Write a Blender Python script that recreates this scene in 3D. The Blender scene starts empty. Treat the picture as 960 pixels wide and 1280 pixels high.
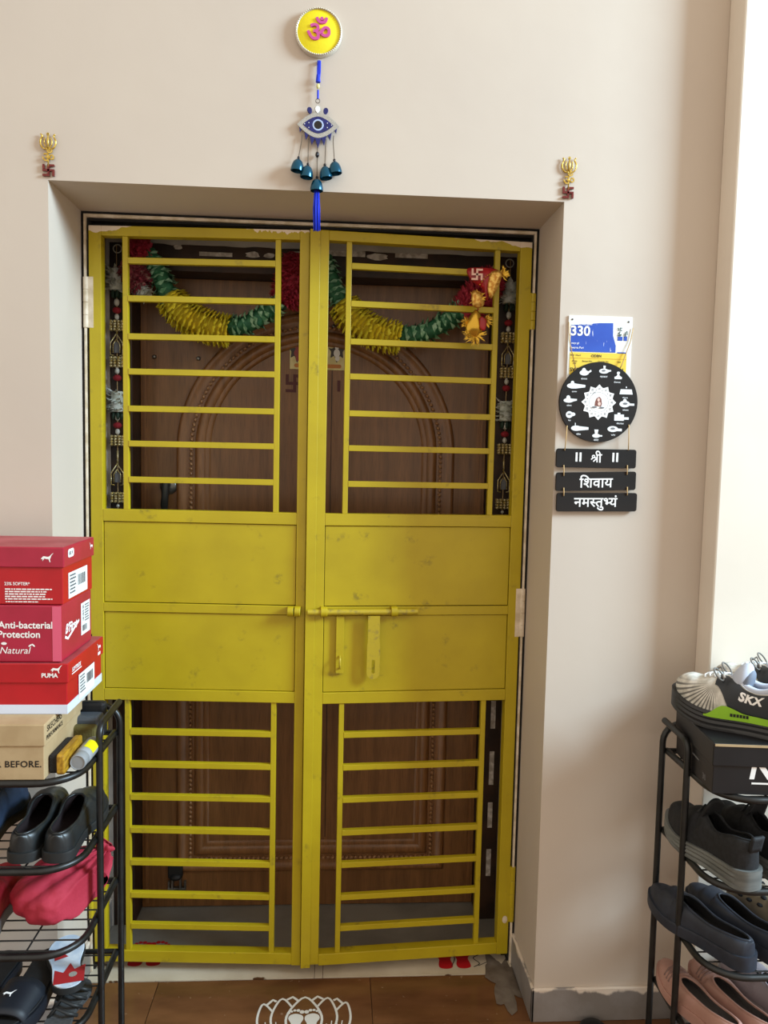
import bpy, bmesh, math, random
from mathutils import Vector, Matrix, noise
from math import sin, cos, pi, sqrt, radians
random.seed(7)
SC = bpy.context.scene
COL = SC.collection

# ------------------------------------------------------------------ camera, world, light, exposure
def look_matrix(loc, yaw, pitch, roll):
    F = Vector((-sin(yaw)*cos(pitch), cos(yaw)*cos(pitch), -sin(pitch)))
    r0 = Vector((cos(yaw), sin(yaw), 0)); u0 = r0.cross(F)
    r = r0*cos(roll) + u0*sin(roll); u = u0*cos(roll) - r0*sin(roll)
    M = Matrix((r, u, -F)).transposed().to_4x4(); M.translation = loc
    return M
cam = bpy.data.cameras.new('camera'); cam.sensor_fit = 'HORIZONTAL'; cam.sensor_width = 36
cam.lens = 36*950/960; cam.clip_start = 0.05
cam_ob = bpy.data.objects.new('camera', cam); COL.objects.link(cam_ob)
cam_ob.matrix_world = look_matrix(Vector((0.6958, -1.9, 1.5098)), -0.06192, 0.07752, 0.02126)
SC.camera = cam_ob

W = bpy.data.worlds.new('world'); SC.world = W; W.use_nodes = True
W.node_tree.nodes['Background'].inputs[0].default_value = (1.0, 0.89, 0.75, 1)
W.node_tree.nodes['Background'].inputs[1].default_value = 1.06

def area(name, loc, target, size, sizey, power, color):
    l = bpy.data.lights.new(name, 'AREA'); l.shape = 'RECTANGLE'; l.size = size; l.size_y = sizey
    l.energy = power; l.color = color
    o = bpy.data.objects.new(name, l); COL.objects.link(o); o.location = loc
    o.rotation_euler = (Vector(target)-Vector(loc)).to_track_quat('-Z', 'Y').to_euler()
    return o
# daylight falling in through the open side of the landing, high on the right
area('daylight_opening', (5.4, -1.85, 3.7), (0.6, 0.0, 1.2), 1.5, 1.5, 610, (0.60, 0.83, 1.0))

SC.view_settings.view_transform = 'Standard'; SC.view_settings.look = 'None'
SC.view_settings.exposure = 0.0; SC.view_settings.gamma = 1; SC.view_settings.use_curve_mapping = False

# ------------------------------------------------------------------ materials
def hx(s):
    s = s.lstrip('#'); out = []
    for i in (0, 2, 4):
        v = int(s[i:i+2], 16)/255
        out.append(v/12.92 if v <= .04045 else ((v+.055)/1.055)**2.4)
    return tuple(out)+(1,)
MATS = {}
def mat(name, col, rough=.5, metal=0, col2=None, scale=20, stretch=(1,1,1), lo=.4, hi=.6, bump=0, bscale=60, spec=None, coat=0):
    if name in MATS: return MATS[name]
    m = bpy.data.materials.new(name); m.use_nodes = True; MATS[name] = m
    nt = m.node_tree; b = nt.nodes['Principled BSDF']
    b.inputs['Base Color'].default_value = hx(col); b.inputs['Roughness'].default_value = rough; b.inputs['Metallic'].default_value = metal
    if spec is not None: b.inputs['Specular IOR Level'].default_value = spec
    if coat: b.inputs['Coat Weight'].default_value = coat; b.inputs['Coat Roughness'].default_value = .15
    tc = nt.nodes.new('ShaderNodeTexCoord'); mp = nt.nodes.new('ShaderNodeMapping'); mp.inputs['Scale'].default_value = stretch
    nt.links.new(tc.outputs['Object'], mp.inputs['Vector'])
    n = nt.nodes.new('ShaderNodeTexNoise'); n.inputs['Scale'].default_value = scale; n.inputs['Detail'].default_value = 5
    nt.links.new(mp.outputs[0], n.inputs['Vector'])
    if col2:
        r = nt.nodes.new('ShaderNodeMapRange'); r.inputs[1].default_value = lo; r.inputs[2].default_value = hi
        nt.links.new(n.outputs[0], r.inputs[0])
        x = nt.nodes.new('ShaderNodeMix'); x.data_type = 'RGBA'; x.inputs[6].default_value = hx(col); x.inputs[7].default_value = hx(col2)
        nt.links.new(r.outputs[0], x.inputs[0]); nt.links.new(x.outputs[2], b.inputs['Base Color'])
    if bump:
        n2 = nt.nodes.new('ShaderNodeTexNoise'); n2.inputs['Scale'].default_value = bscale; n2.inputs['Detail'].default_value = 4
        nt.links.new(mp.outputs[0], n2.inputs['Vector'])
        bp = nt.nodes.new('ShaderNodeBump'); bp.inputs['Strength'].default_value = bump; bp.inputs['Distance'].default_value = .004
        nt.links.new(n2.outputs[0], bp.inputs['Height']); nt.links.new(bp.outputs[0], b.inputs['Normal'])
    return m

def nodes_of(m): return m.node_tree.nodes, m.node_tree.links, m.node_tree.nodes['Principled BSDF']
def math_node(nt, op, a, b=None, clamp=False):
    n = nt.nodes.new('ShaderNodeMath'); n.operation = op; n.use_clamp = clamp
    for i, v in enumerate((a, b)):
        if v is None: continue
        if isinstance(v, (int, float)): n.inputs[i].default_value = v
        else: nt.links.new(v, n.inputs[i])
    return n.outputs[0]
def over(m, mask, col):
    """lay a second colour over the base colour of m where mask is 1"""
    nt = m.node_tree; b = nt.nodes['Principled BSDF']; inp = b.inputs['Base Color']
    x = nt.nodes.new('ShaderNodeMix'); x.data_type = 'RGBA'
    if inp.is_linked: nt.links.new(inp.links[0].from_socket, x.inputs[6])
    else: x.inputs[6].default_value = inp.default_value
    x.inputs[7].default_value = hx(col); nt.links.new(mask, x.inputs[0]); nt.links.new(x.outputs[2], inp)
def coord(m, kind='Object'):
    nt = m.node_tree; tc = nt.nodes.new('ShaderNodeTexCoord'); s = nt.nodes.new('ShaderNodeSeparateXYZ')
    nt.links.new(tc.outputs[kind], s.inputs[0]); return s.outputs, tc.outputs[kind]
def nz(m, scale, detail=4, vec=None, stretch=(1,1,1)):
    nt = m.node_tree; n = nt.nodes.new('ShaderNodeTexNoise'); n.inputs['Scale'].default_value = scale; n.inputs['Detail'].default_value = detail
    mp = nt.nodes.new('ShaderNodeMapping'); mp.inputs['Scale'].default_value = stretch
    if vec is None: vec = nt.nodes.new('ShaderNodeTexCoord').outputs['Object']
    nt.links.new(vec, mp.inputs[0]); nt.links.new(mp.outputs[0], n.inputs['Vector']); return n.outputs[0]

M_WALL = mat('peach_wall_paint', '#c7b9aa', .62, col2='#c2b4a6', scale=2.2, lo=.35, hi=.65, bump=.25, bscale=9)
M_CREAM = mat('cream_wall_paint', '#e0d5c6', .6, col2='#dbd0c1', scale=3, bump=.15, bscale=9)
M_YEL = mat('mustard_enamel_paint', '#b9a314', .42, col2='#ad9710', scale=7, lo=.35, hi=.7, bump=.12, bscale=25)
nt = M_YEL.node_tree
g1 = nz(M_YEL, 16, 6); g2 = nz(M_YEL, 90, 3)
mk = math_node(nt, 'MULTIPLY', math_node(nt, 'MULTIPLY', math_node(nt, 'SUBTRACT', g1, .60), 9, True), math_node(nt, 'MULTIPLY', math_node(nt, 'SUBTRACT', g2, .42), 5, True), True)
over(M_YEL, math_node(nt, 'MULTIPLY', mk, .55), '#5d5327')
def yellow_peeled(name, left):
    m = M_YEL.copy(); m.name = name; nt = m.node_tree
    s, v = coord(m)
    # cream undercoat showing where the mustard paint has flaked from the top edge
    edge = math_node(nt, 'SUBTRACT', 2.1, s[2])
    n1 = nz(m, 26, 5); 
    d = math_node(nt, 'ABSOLUTE', math_node(nt, 'SUBTRACT', s[0], .02 if left else .0))
    reach = math_node(nt, 'SUBTRACT', .017, math_node(nt, 'MULTIPLY', d, .15 if left else .1))
    th = math_node(nt, 'ADD', reach, math_node(nt, 'MULTIPLY', math_node(nt, 'SUBTRACT', n1, .5), .03))
    if left:
        d2 = math_node(nt, 'ABSOLUTE', math_node(nt, 'SUBTRACT', s[0], .53))
        r2 = math_node(nt, 'SUBTRACT', .010, math_node(nt, 'MULTIPLY', d2, .09))
        th = math_node(nt, 'MAXIMUM', th, math_node(nt, 'ADD', r2, math_node(nt, 'MULTIPLY', math_node(nt, 'SUBTRACT', nz(m, 60, 3, stretch=(1.5, 1, .3)), .5), .03)))
    over(m, math_node(nt, 'MULTIPLY', math_node(nt, 'SUBTRACT', th, edge), 900, True), '#e4d2bb')
    return m
M_YPL = yellow_peeled('mustard_paint_flaked_left', True); M_YPR = yellow_peeled('mustard_paint_flaked_right', False)

def wood(name, a, b, rough=.38):
    m = mat(name, a, rough, col2=b, scale=9, stretch=(5, 5, .35), lo=.3, hi=.7, bump=.05, bscale=30, coat=.12)
    g = nz(m, 55, 3, stretch=(6, 6, .3)); nt = m.node_tree
    over(m, math_node(nt, 'MULTIPLY', math_node(nt, 'MULTIPLY', math_node(nt, 'SUBTRACT', g, .5), 4, True), .45), '#2c170b')
    return m
M_DOOR = wood('varnished_teak', '#84582f', '#68431f')
M_MOULD = wood('varnished_teak_moulding', '#8d5f36', '#724a27', .35)
M_JAMB = mat('dark_brown_paint', '#38200f', .5, col2='#241409', scale=14, bump=.3, bscale=40)
M_GREYSOFF = mat('bare_plaster', '#b5aea6', .8, col2='#a19a92', scale=8, bump=.3)
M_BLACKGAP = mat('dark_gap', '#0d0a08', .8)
M_LIP = mat('cream_metal_paint', '#e2d3bd', .5, col2='#c8b699', scale=30)
M_BLK = mat('black_tube_enamel', '#0c0c0c', .4, bump=.05, col2='#181817', scale=30)
M_WIRE = mat('black_wire', '#1c1c1b', .4)
M_WHITE = mat('white_print', '#f2f0ee', .6)
M_PAPER = mat('white_paper', '#e9ebe8', .7)
M_INK = mat('black_print', '#17130f', .6)
M_GREYINK = mat('grey_print', '#6d6d70', .7)

# ------------------------------------------------------------------ mesh building
def V3(p): return Vector(p)
class MB:
    def __init__(s): s.v = []; s.f = []; s.m = []; s.mi = 0
    def add(s, vs, fs):
        o = len(s.v); s.v += [tuple(x) for x in vs]; s.f += [tuple(i+o for i in f) for f in fs]; s.m += [s.mi]*len(fs)
        return s
    def box(s, x0, x1, y0, y1, z0, z1, M=None):
        vs = [Vector((x, y, z)) for z in (z0, z1) for y in (y0, y1) for x in (x0, x1)]
        if M: vs = [M @ v for v in vs]
        return s.add(vs, [(0,2,3,1), (4,5,7,6), (0,1,5,4), (2,6,7,3), (0,4,6,2), (1,3,7,5)])
    def tube(s, pts, r, n=8, closed=False, caps=True, rad=None):
        pts = [Vector(p) for p in pts]; N = len(pts); vs = []; fs = []
        up = None
        for i, p in enumerate(pts):
            if closed: t = pts[(i+1) % N]-pts[i-1]
            else: t = pts[min(i+1, N-1)]-pts[max(i-1, 0)]
            t.normalize()
            if up is None:
                up = Vector((0,0,1)) if abs(t.z) < .9 else Vector((0,1,0))
            a = t.cross(up)
            if a.length < 1e-6: a = t.cross(Vector((1, .3, .2)))
            a.normalize(); b = a.cross(t).normalized(); up = b
            rr = rad[i] if rad else r
            vs += [p+(a*cos(2*pi*k/n)+b*sin(2*pi*k/n))*rr for k in range(n)]
        for i in range(N if closed else N-1):
            j = (i+1) % N
            for k in range(n): fs.append((i*n+k, i*n+(k+1) % n, j*n+(k+1) % n, j*n+k))
        if caps and not closed: fs += [tuple(range(n))[::-1], tuple((N-1)*n+k for k in range(n))]
        return s.add(vs, fs)
    def lathe(s, prof, c, n=16, axis='z', M=None, caps=True):
        vs = []; fs = []
        for r, h in prof:
            for k in range(n):
                a = 2*pi*k/n; p = (r*cos(a), r*sin(a), h)
                if axis == 'y': p = (p[0], p[2], p[1])
                if axis == 'x': p = (p[2], p[0], p[1])
                p = Vector(p)
                if M: p = M @ p
                vs.append(p+Vector(c))
        for i in range(len(prof)-1):
            for k in range(n): fs.append((i*n+k, i*n+(k+1) % n, (i+1)*n+(k+1) % n, (i+1)*n+k))
        if caps and prof[0][0] > 1e-6: fs.append(tuple(range(n))[::-1])
        if caps and prof[-1][0] > 1e-6: fs.append(tuple((len(prof)-1)*n+k for k in range(n)))
        return s.add(vs, fs)
    def ball(s, c, r, sx=1, sy=1, sz=1, n=10, m=6, M=None):
        vs = []; fs = []
        for i in range(m+1):
            a = pi*i/m
            for k in range(n):
                b = 2*pi*k/n; p = Vector((r*sx*sin(a)*cos(b), r*sy*sin(a)*sin(b), r*sz*cos(a)))
                if M: p = M @ p
                vs.append(p+Vector(c))
        for i in range(m):
            for k in range(n): fs.append((i*n+k, (i+1)*n+k, (i+1)*n+(k+1) % n, i*n+(k+1) % n))
        return s.add(vs, fs)
    def prism(s, pts, o, ax, ay, depth):
        """outline pts (2-D, ccw) on the plane o,ax,ay, front face there, body going depth behind it"""
        o = Vector(o); ax = Vector(ax); ay = Vector(ay); nn = ax.cross(ay).normalized(); N = len(pts)
        a = [o+ax*p[0]+ay*p[1] for p in pts]; b = [p-nn*depth for p in a]
        fs = [tuple(range(N)), tuple(range(2*N-1, N-1, -1))]
        fs += [(i, N+i, N+(i+1) % N, (i+1) % N) for i in range(N)]
        return s.add(a+b, fs)
    def flat(s, tm, o, ax, ay, k=1.0, lift=0.0):
        o = Vector(o); ax = Vector(ax); ay = Vector(ay); nn = ax.cross(ay).normalized()
        return s.add([o+ax*(p[0]*k)+ay*(p[1]*k)+nn*(lift+(p[2] if len(p) > 2 else 0)) for p in tm[0]], tm[1])
    def grid(s, fn, nu, nv, cu=False, cv=False):
        vs = [fn(i/(nu if cu else nu-1), j/(nv if cv else nv-1)) for i in range(nu) for j in range(nv)]; fs = []
        for i in range(nu if cu else nu-1):
            for j in range(nv if cv else nv-1):
                a, b = i, (i+1) % nu; c, d = j, (j+1) % nv
                fs.append((a*nv+c, b*nv+c, b*nv+d, a*nv+d))
        return s.add(vs, fs)
    def build(s, name, mats, parent=None, smooth=None, bevel=0, local=False, subsurf=0, merge=0):
        me = bpy.data.meshes.new(name)
        vs = s.v
        if parent is not None and not local:
            O = ORIGIN[parent.name]; vs = [(v[0]-O[0], v[1]-O[1], v[2]-O[2]) for v in vs]
        me.from_pydata(vs, [], s.f)
        mats = mats if isinstance(mats, (list, tuple)) else [mats]
        for m in mats: me.materials.append(m)
        if len(mats) > 1: me.polygons.foreach_set('material_index', s.m)
        if merge:
            bm = bmesh.new(); bm.from_mesh(me); bmesh.ops.remove_doubles(bm, verts=bm.verts, dist=merge)
            bmesh.ops.dissolve_degenerate(bm, edges=bm.edges, dist=1e-7)
            bmesh.ops.recalc_face_normals(bm, faces=bm.faces); bm.to_mesh(me); bm.free()
        me.update()
        if smooth is not None:
            me.shade_smooth(); 
            if smooth < 3: me.set_sharp_from_angle(angle=smooth)
        o = bpy.data.objects.new(name, me); COL.objects.link(o)
        if parent is not None:
            o.parent = parent; ORIGIN[o.name] = ORIGIN[parent.name]
        else: ORIGIN[o.name] = (0, 0, 0)
        if bevel:
            b = o.modifiers.new('bevel', 'BEVEL'); b.width = bevel; b.segments = 2; b.limit_method = 'ANGLE'; b.angle_limit = radians(40)
        if subsurf:
            b = o.modifiers.new('subsurf', 'SUBSURF'); b.levels = subsurf; b.render_levels = subsurf
        return o
ORIGIN = {}
def tag(o, label=None, cat=None, group=None, kind=None):
    if label: o['label'] = label
    if cat: o['category'] = cat
    if group: o['group'] = group
    if kind: o['kind'] = kind
    return o
def thing(name, loc, label, cat, group=None, rz=0):
    o = bpy.data.objects.new(name, None); COL.objects.link(o); o.location = loc; o.rotation_euler = (0, 0, rz)
    o.empty_display_size = .05; ORIGIN[o.name] = tuple(loc); return tag(o, label, cat, group)
def lettering(name, tm, m, parent, o, ax, ay, k=1.0, local=False, many=False):
    """flat print: a single layer of faces a hair above the surface"""
    b = MB(); b.flat(tm, o, ax, ay, k, .0005); ob = b.build(name, m, parent, local=local)
    if many: ob['kind'] = 'stuff'
    return ob

_txt = {}
def text(s, bold=0.0, shear=0.0, space=1.0):
    key = (s, bold, shear, space)
    if key in _txt: return _txt[key]
    c = bpy.data.curves.new('t', 'FONT'); c.body = s; c.size = 1; c.offset = bold; c.shear = shear; c.space_character = space; c.resolution_u = 3
    o = bpy.data.objects.new('t', c); COL.objects.link(o)
    dg = bpy.context.evaluated_depsgraph_get(); dg.update()
    me = bpy.data.meshes.new_from_object(o.evaluated_get(dg))
    r = ([(v.co.x, v.co.y) for v in me.vertices], [tuple(p.vertices) for p in me.polygons])
    bpy.data.objects.remove(o); bpy.data.curves.remove(c); bpy.data.meshes.remove(me)
    _txt[key] = r; return r
def clip(tm, xmax):
    bm = bmesh.new(); vs = [bm.verts.new((x, y, 0)) for x, y in tm[0]]
    for f in tm[1]:
        try: bm.faces.new([vs[i] for i in f])
        except ValueError: pass
    bmesh.ops.bisect_plane(bm, geom=bm.verts[:]+bm.edges[:]+bm.faces[:], plane_co=(xmax, 0, 0), plane_no=(1, 0, 0), clear_outer=True)
    bm.verts.index_update(); r = ([(v.co.x, v.co.y) for v in bm.verts], [tuple(v.index for v in f.verts) for f in bm.faces]); bm.free(); return r
def shift(tm, dx, dy=0, k=1): return ([(p[0]*k+dx, p[1]*k+dy)+tuple(p[2:]) for p in tm[0]], tm[1])
def join2(*tms):
    vs = []; fs = []
    for q, t in enumerate(tms):
        o = len(vs); vs += [(p[0], p[1], (p[2] if len(p) > 2 else 0)+(q % 12)*.00003) for p in t[0]]; fs += [tuple(i+o for i in f) for f in t[1]]
    return vs, fs
def fit(tm, cx, cy, w=None, h=None):
    xs = [p[0] for p in tm[0]]; ys = [p[1] for p in tm[0]]
    k = (w/(max(xs)-min(xs))) if w else h/(max(ys)-min(ys))
    return shift(tm, cx-k*(max(xs)+min(xs))/2, cy-k*(max(ys)+min(ys))/2, k)
def fan(pts): return (list(pts), [tuple(range(len(pts)))])
def ell(cx, cy, rx, ry, n=16, rot=0):
    return fan([(cx+rx*cos(a)*cos(rot)-ry*sin(a)*sin(rot), cy+rx*cos(a)*sin(rot)+ry*sin(a)*cos(rot)) for a in [2*pi*i/n for i in range(n)]])
def ring(cx, cy, r0, r1, n=24):
    vs = [(cx+r*cos(2*pi*i/n), cy+r*sin(2*pi*i/n)) for r in (r0, r1) for i in range(n)]
    return vs, [(i, (i+1) % n, n+(i+1) % n, n+i) for i in range(n)][::1] and [(n+i, n+(i+1) % n, (i+1) % n, i) for i in range(n)]
def rect(x0, y0, x1, y1): return ([(x0, y0), (x1, y0), (x1, y1), (x0, y1)], [(0, 1, 2, 3)])
def stroke(pts, w, closed=False):
    """ribbon of width w along a 2-D polyline"""
    N = len(pts); L = []; R = []
    for i in range(N):
        p = pts[i]; a = pts[i-1] if (i > 0 or closed) else p; b = pts[(i+1) % N] if (i < N-1 or closed) else p
        dx, dy = b[0]-a[0], b[1]-a[1]; l = sqrt(dx*dx+dy*dy) or 1; nx, ny = -dy/l*w/2, dx/l*w/2
        L.append((p[0]+nx, p[1]+ny)); R.append((p[0]-nx, p[1]-ny))
    return L+R, [(N+i, N+(i+1) % N, (i+1) % N, i) for i in range(N if closed else N-1)]
def smooth2(pts, n=6, closed=False):
    out = []; N = len(pts)
    for i in range(N if closed else N-1):
        p0 = pts[(i-1) % N] if (closed or i > 0) else pts[i]; p1 = pts[i]; p2 = pts[(i+1) % N]; p3 = pts[(i+2) % N] if (closed or i < N-2) else p2
        for k in range(n):
            t = k/n
            out.append(tuple(.5*((2*b)+(c-a)*t+(2*a-5*b+4*c-d)*t*t+(3*b-a-3*c+d)*t**3) for a, b, c, d in zip(p0, p1, p2, p3)))
    if not closed: out.append(tuple(pts[-1]))
    return out
AX, AZ = (1, 0, 0), (0, 0, 1)       # axes of things that hang flat on the wall

# ------------------------------------------------------------------ setting
OW, OH = 1.243, 2.137               # doorway opening
WD = .62                            # wall thickness
b = MB()
b.prism([(-3, 0), (0, 0), (0, OH), (OW, OH), (OW, 0), (4.5, 0), (4.5, 3.4), (-3, 3.4)], (0, 0, 0), AX, AZ, WD)
b.build('wall_back', M_WALL)['kind'] = 'structure'
b = MB(); b.box(1.637, 4.5, -.076, .0, 0, 3.4)
b.build('wall_right', M_CREAM, bevel=.004)['kind'] = 'structure'

# skirting, grey with cream paint dragged over its top edge
M_SKIRT = mat('grey_skirting', '#8d8784', .45, col2='#7b736d', scale=6, bump=.2)
nt = M_SKIRT.node_tree; s, v = coord(M_SKIRT)
th = math_node(nt, 'ADD', .082, math_node(nt, 'MULTIPLY', math_node(nt, 'SUBTRACT', nz(M_SKIRT, 14, 6, stretch=(1, 1, .35)), .5), .08))
over(M_SKIRT, math_node(nt, 'MULTIPLY', math_node(nt, 'SUBTRACT', s[2], th), 160, True), '#dccdbd')
b = MB(); b.box(OW-.008, 1.637, -.009, .0, 0, .092); b.box(OW-.008, OW, -.009, .44, 0, .092)
b.build('baseboard_right', M_SKIRT, bevel=.002)['kind'] = 'structure'
b = MB(); b.box(-3, .008, -.009, .0, 0, .092); b.box(0, .008, -.009, .44, 0, .092)
b.build('baseboard_left', M_SKIRT, bevel=.002)['kind'] = 'structure'
b = MB(); b.box(1.628, 4.5, -.085, -.076, 0, .092); b.box(1.628, 1.637, -.076, -.009, 0, .092)
b.build('baseboard_front', M_SKIRT, bevel=.002)['kind'] = 'structure'

# floor: bedding slab with a tile per piece
M_TILE = mat('brown_floor_tile', '#785033', .22, col2='#5b3b24', scale=3.2, stretch=(1.2, 3.4, 1), lo=.35, hi=.65)
nt = M_TILE.node_tree
over(M_TILE, math_node(nt, 'MULTIPLY', math_node(nt, 'MULTIPLY', math_node(nt, 'SUBTRACT', nz(M_TILE, 55, 5), .68), 12, True), .5), '#b99f83')
M_GROUT = mat('brown_grout', '#4a3322', .9)
floor = MB().box(-3, 4.5, -5, WD+.3, -.1, -.004).build('floor', M_GROUT); floor['kind'] = 'structure'
tmesh = None
for j in range(5):
    for i in range(-3, 6):
        x0 = .213+.6*(i-1)
        y1 = .181-.6*j
        if tmesh is None:
            t = MB().box(.0008, .5992, -.5992, -.0008, -.008, 0).build('tile', M_TILE, floor, local=True, bevel=.0012); tmesh = t.data
        else:
            t = bpy.data.objects.new('tile', tmesh); COL.objects.link(t); t.parent = floor
            bv = t.modifiers.new('bevel', 'BEVEL'); bv.width = .0012; bv.segments = 2
        if y1 > .1 and (x0 < -.05 or x0+.6 > OW+.05):     # first row is cut by the doorway
            bpy.data.objects.remove(t)
            if i in (0, 3):
                xa, xb = (0.0, .2122) if i == 0 else (1.4138-.6, OW)
            continue
        t.location = (x0, y1, 0)
# row cut to the doorway and in front of the wall
for xa, xb, ya, yb in ((.001, .2122, 0, .1802), (.8138+.0, OW-.001, .0, .1802)):
    MB().box(xa, xb, ya-.0, yb, -.008, 0).build('tile', M_TILE, floor, local=True)
for k in range(-3, 6):
    xa = .213+.6*(k-1)
    if xa < -.05 or xa+.6 > OW+.05:
        MB().box(xa+.0008, xa+.5992, -.4182, -.0008, -.008, 0).build('tile', M_TILE, floor, local=True)

# threshold slabs under the gate, cream stone, front edge chipped
M_SILL = mat('cream_threshold_stone', '#cfc3ae', .35, col2='#bcae98', scale=5, bump=.08)
nt = M_SILL.node_tree; s, v = coord(M_SILL)
th = math_node(nt, 'ADD', .172, math_node(nt, 'MULTIPLY', math_node(nt, 'SUBTRACT', nz(M_SILL, 17, 6), .47), .07))
over(M_SILL, math_node(nt, 'MULTIPLY', math_node(nt, 'SUBTRACT', th, s[1]), 400, True), '#53351f')
sill = MB().box(0, OW, .1825, WD, -.02, -.002).build('trim_1', M_GROUT); sill['kind'] = 'structure'
for xa, xb in ((.009, .652), (.6535, .676), (.6775, OW-.009)):
    MB().box(xa, xb, .1825, .268, -.002, .002).build('slab', M_SILL, sill)
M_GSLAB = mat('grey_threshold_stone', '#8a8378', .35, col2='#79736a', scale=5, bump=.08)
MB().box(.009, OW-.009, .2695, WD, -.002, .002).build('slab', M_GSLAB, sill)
# cement smear at the right corner
M_CEM = mat('grey_cement', '#766b60', .85, col2='#5b4e43', scale=18, lo=.35, hi=.62, bump=.6, bscale=40)
b = MB()
def cem(u, v):
    a = 2*pi*u; r = v*(1+.22*sin(3*a+1)+.16*sin(7*a)+.08*sin(13*a))
    return Vector((min(1.200+.05*r*cos(a), OW-.009), .15+.105*r*sin(a), .0025+.003*(1-v*v)))
b.grid(cem, 40, 6, cu=True); b.build('cement_smear', M_CEM, sill, smooth=3)

# gate frame set in the reveal: dark strips filling the gaps and a thin cream lip
gf = MB()
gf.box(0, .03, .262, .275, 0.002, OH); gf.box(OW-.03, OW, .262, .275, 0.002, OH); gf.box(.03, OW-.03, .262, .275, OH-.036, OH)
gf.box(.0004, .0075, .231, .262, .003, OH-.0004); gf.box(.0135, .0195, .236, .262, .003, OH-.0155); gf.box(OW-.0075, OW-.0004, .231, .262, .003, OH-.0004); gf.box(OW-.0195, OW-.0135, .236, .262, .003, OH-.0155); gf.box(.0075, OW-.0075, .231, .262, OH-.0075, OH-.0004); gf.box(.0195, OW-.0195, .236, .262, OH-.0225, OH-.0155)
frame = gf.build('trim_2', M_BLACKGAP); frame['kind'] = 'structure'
lp = MB()
lp.box(.0075, .0135, .226, .262, .002, OH-.0075); lp.box(OW-.0135, OW-.0075, .226, .262, .002, OH-.0075); lp.box(.0135, OW-.0135, .226, .262, OH-.0155, OH-.0075)
lp.build('frame_lip', M_LIP, frame, bevel=.001)

# plaster lining between gate and door
b = MB(); b.box(0, .004, .277, .44, .0925, OH); b.box(OW-.004, OW, .277, .44, .0925, OH); b.box(.004, OW-.004, .277, .44, OH-.004, OH); b.box(.004, .013, .438, .6, .003, OH-.004); b.box(OW-.0125, OW-.004, .438, .6, .003, OH-.004)
b.prism([(.013+(OW-.0255)*i/40, 2.112+.006*noise.noise(Vector((i*.9, 3, 0)))) for i in range(41)]+[(OW-.0125, OH-.004), (.013, OH-.004)], (0, .4365, 0), AX, AZ, .05)
b.build('trim_3', M_GREYSOFF)['kind'] = 'structure'

# door frame of dark brown timber
jf = MB(); jf.box(.013, .078, .44, .6, .003, 2.114); jf.box(OW-.072, OW-.0125, .44, .6, .003, 2.114); jf.box(.078, OW-.072, .44, .6, 2.035, 2.114)
jamb = jf.build('trim_4', M_JAMB, bevel=.003); jamb['kind'] = 'structure'
M_STK = mat('faded_sticker_paper', '#cfc6bd', .8, col2='#a4988c', scale=60)
def strip(x0, z0, x1, z1, jag=0, y=.44):
    if jag:
        n = 14; pts = []
        for i in range(n):
            a = 2*pi*i/n; r = .75+.35*random.random()
            pts.append(((x0+x1)/2+(x1-x0)/2*r*cos(a), (z0+z1)/2+(z1-z0)/2*r*sin(a)))
    else: pts = [(x0, z0), (x1, z0), (x1, z1), (x0, z1)]
    return MB().prism(pts, (0, y-.0008, 0), AX, AZ, .0006).build('paper_strip', M_STK, jamb)
strip(.275, 2.082, .372, 2.094); strip(.858, 2.098, .957, 2.112); strip(.655, 2.096, .768, 2.112)
for a in ((.198, 2.096, .226, 2.116), (.41, 2.08, .455, 2.1), (.462, 2.082, .5, 2.098), (.53, 2.08, .60, 2.106), (.77, 2.088, .84, 2.108), (.03, 1.86, .046, 1.88)): strip(*a, jag=1)
for z0, z1 in ((.64, .73), (.455, .565), (.312, .396), (.15, .24)):
    strip(1.196, z0, 1.211, z1)

# ------------------------------------------------------------------ wooden door behind the gate
DY = .53
dx0, dx1, dz1 = .079, OW-.073, 2.034
door = MB().box(dx0, dx1, DY, DY+.035, .006, dz1).build('door_1', M_DOOR, bevel=.002); door['kind'] = 'structure'
ACX, ACZ, AR, ABZ = .6295, 1.504, .394, .172
def arch(o):
    p = [(ACX-AR-o, ABZ-o), (ACX-AR-o, ACZ)]
    p += [(ACX-(AR+o)*cos(a), ACZ+(AR+o)*sin(a)) for a in [pi*i/48 for i in range(1, 48)]]
    return p+[(ACX+AR+o, ACZ), (ACX+AR+o, ABZ-o)]
def sweep(prof):
    b = MB(); rows = [arch(o) for o, h in prof]; N = len(rows[0]); P = len(prof); vs = []
    for k in range(P): vs += [(x, DY-prof[k][1], z) for x, z in rows[k]]
    fs = []
    for k in range(P-1):
        for i in range(N):
            j = (i+1) % N; fs.append((k*N+i, (k+1)*N+i, (k+1)*N+j, k*N+j))
    return b.add(vs, fs)
sweep([(.046, 0), (.044, .007), (.036, .011), (.028, .009), (.022, .004), (.012, .004), (-.012, .004), (-.014, .011), (-.026, .016), (-.038, .014), (-.044, .007), (-.052, .008), (-.058, .004), (-.06, 0)]).build('arch_moulding', M_MOULD, door, smooth=.9)
M_ROPE = mat('carved_rope_wood', '#a3774d', .3, col2='#80583a', scale=200)
b = MB(); pts = arch(0); tot = []
dense = [pts[0]]
for i in range(len(pts)):
    p, q = pts[i], pts[(i+1) % len(pts)]
    L = sqrt((p[0]-q[0])**2+(p[1]-q[1])**2); n = max(1, round(L/.0017))
    dense += [(p[0]+(q[0]-p[0])*k/n, p[1]+(q[1]-p[1])*k/n) for k in range(1, n+1)]
step = 9
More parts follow.
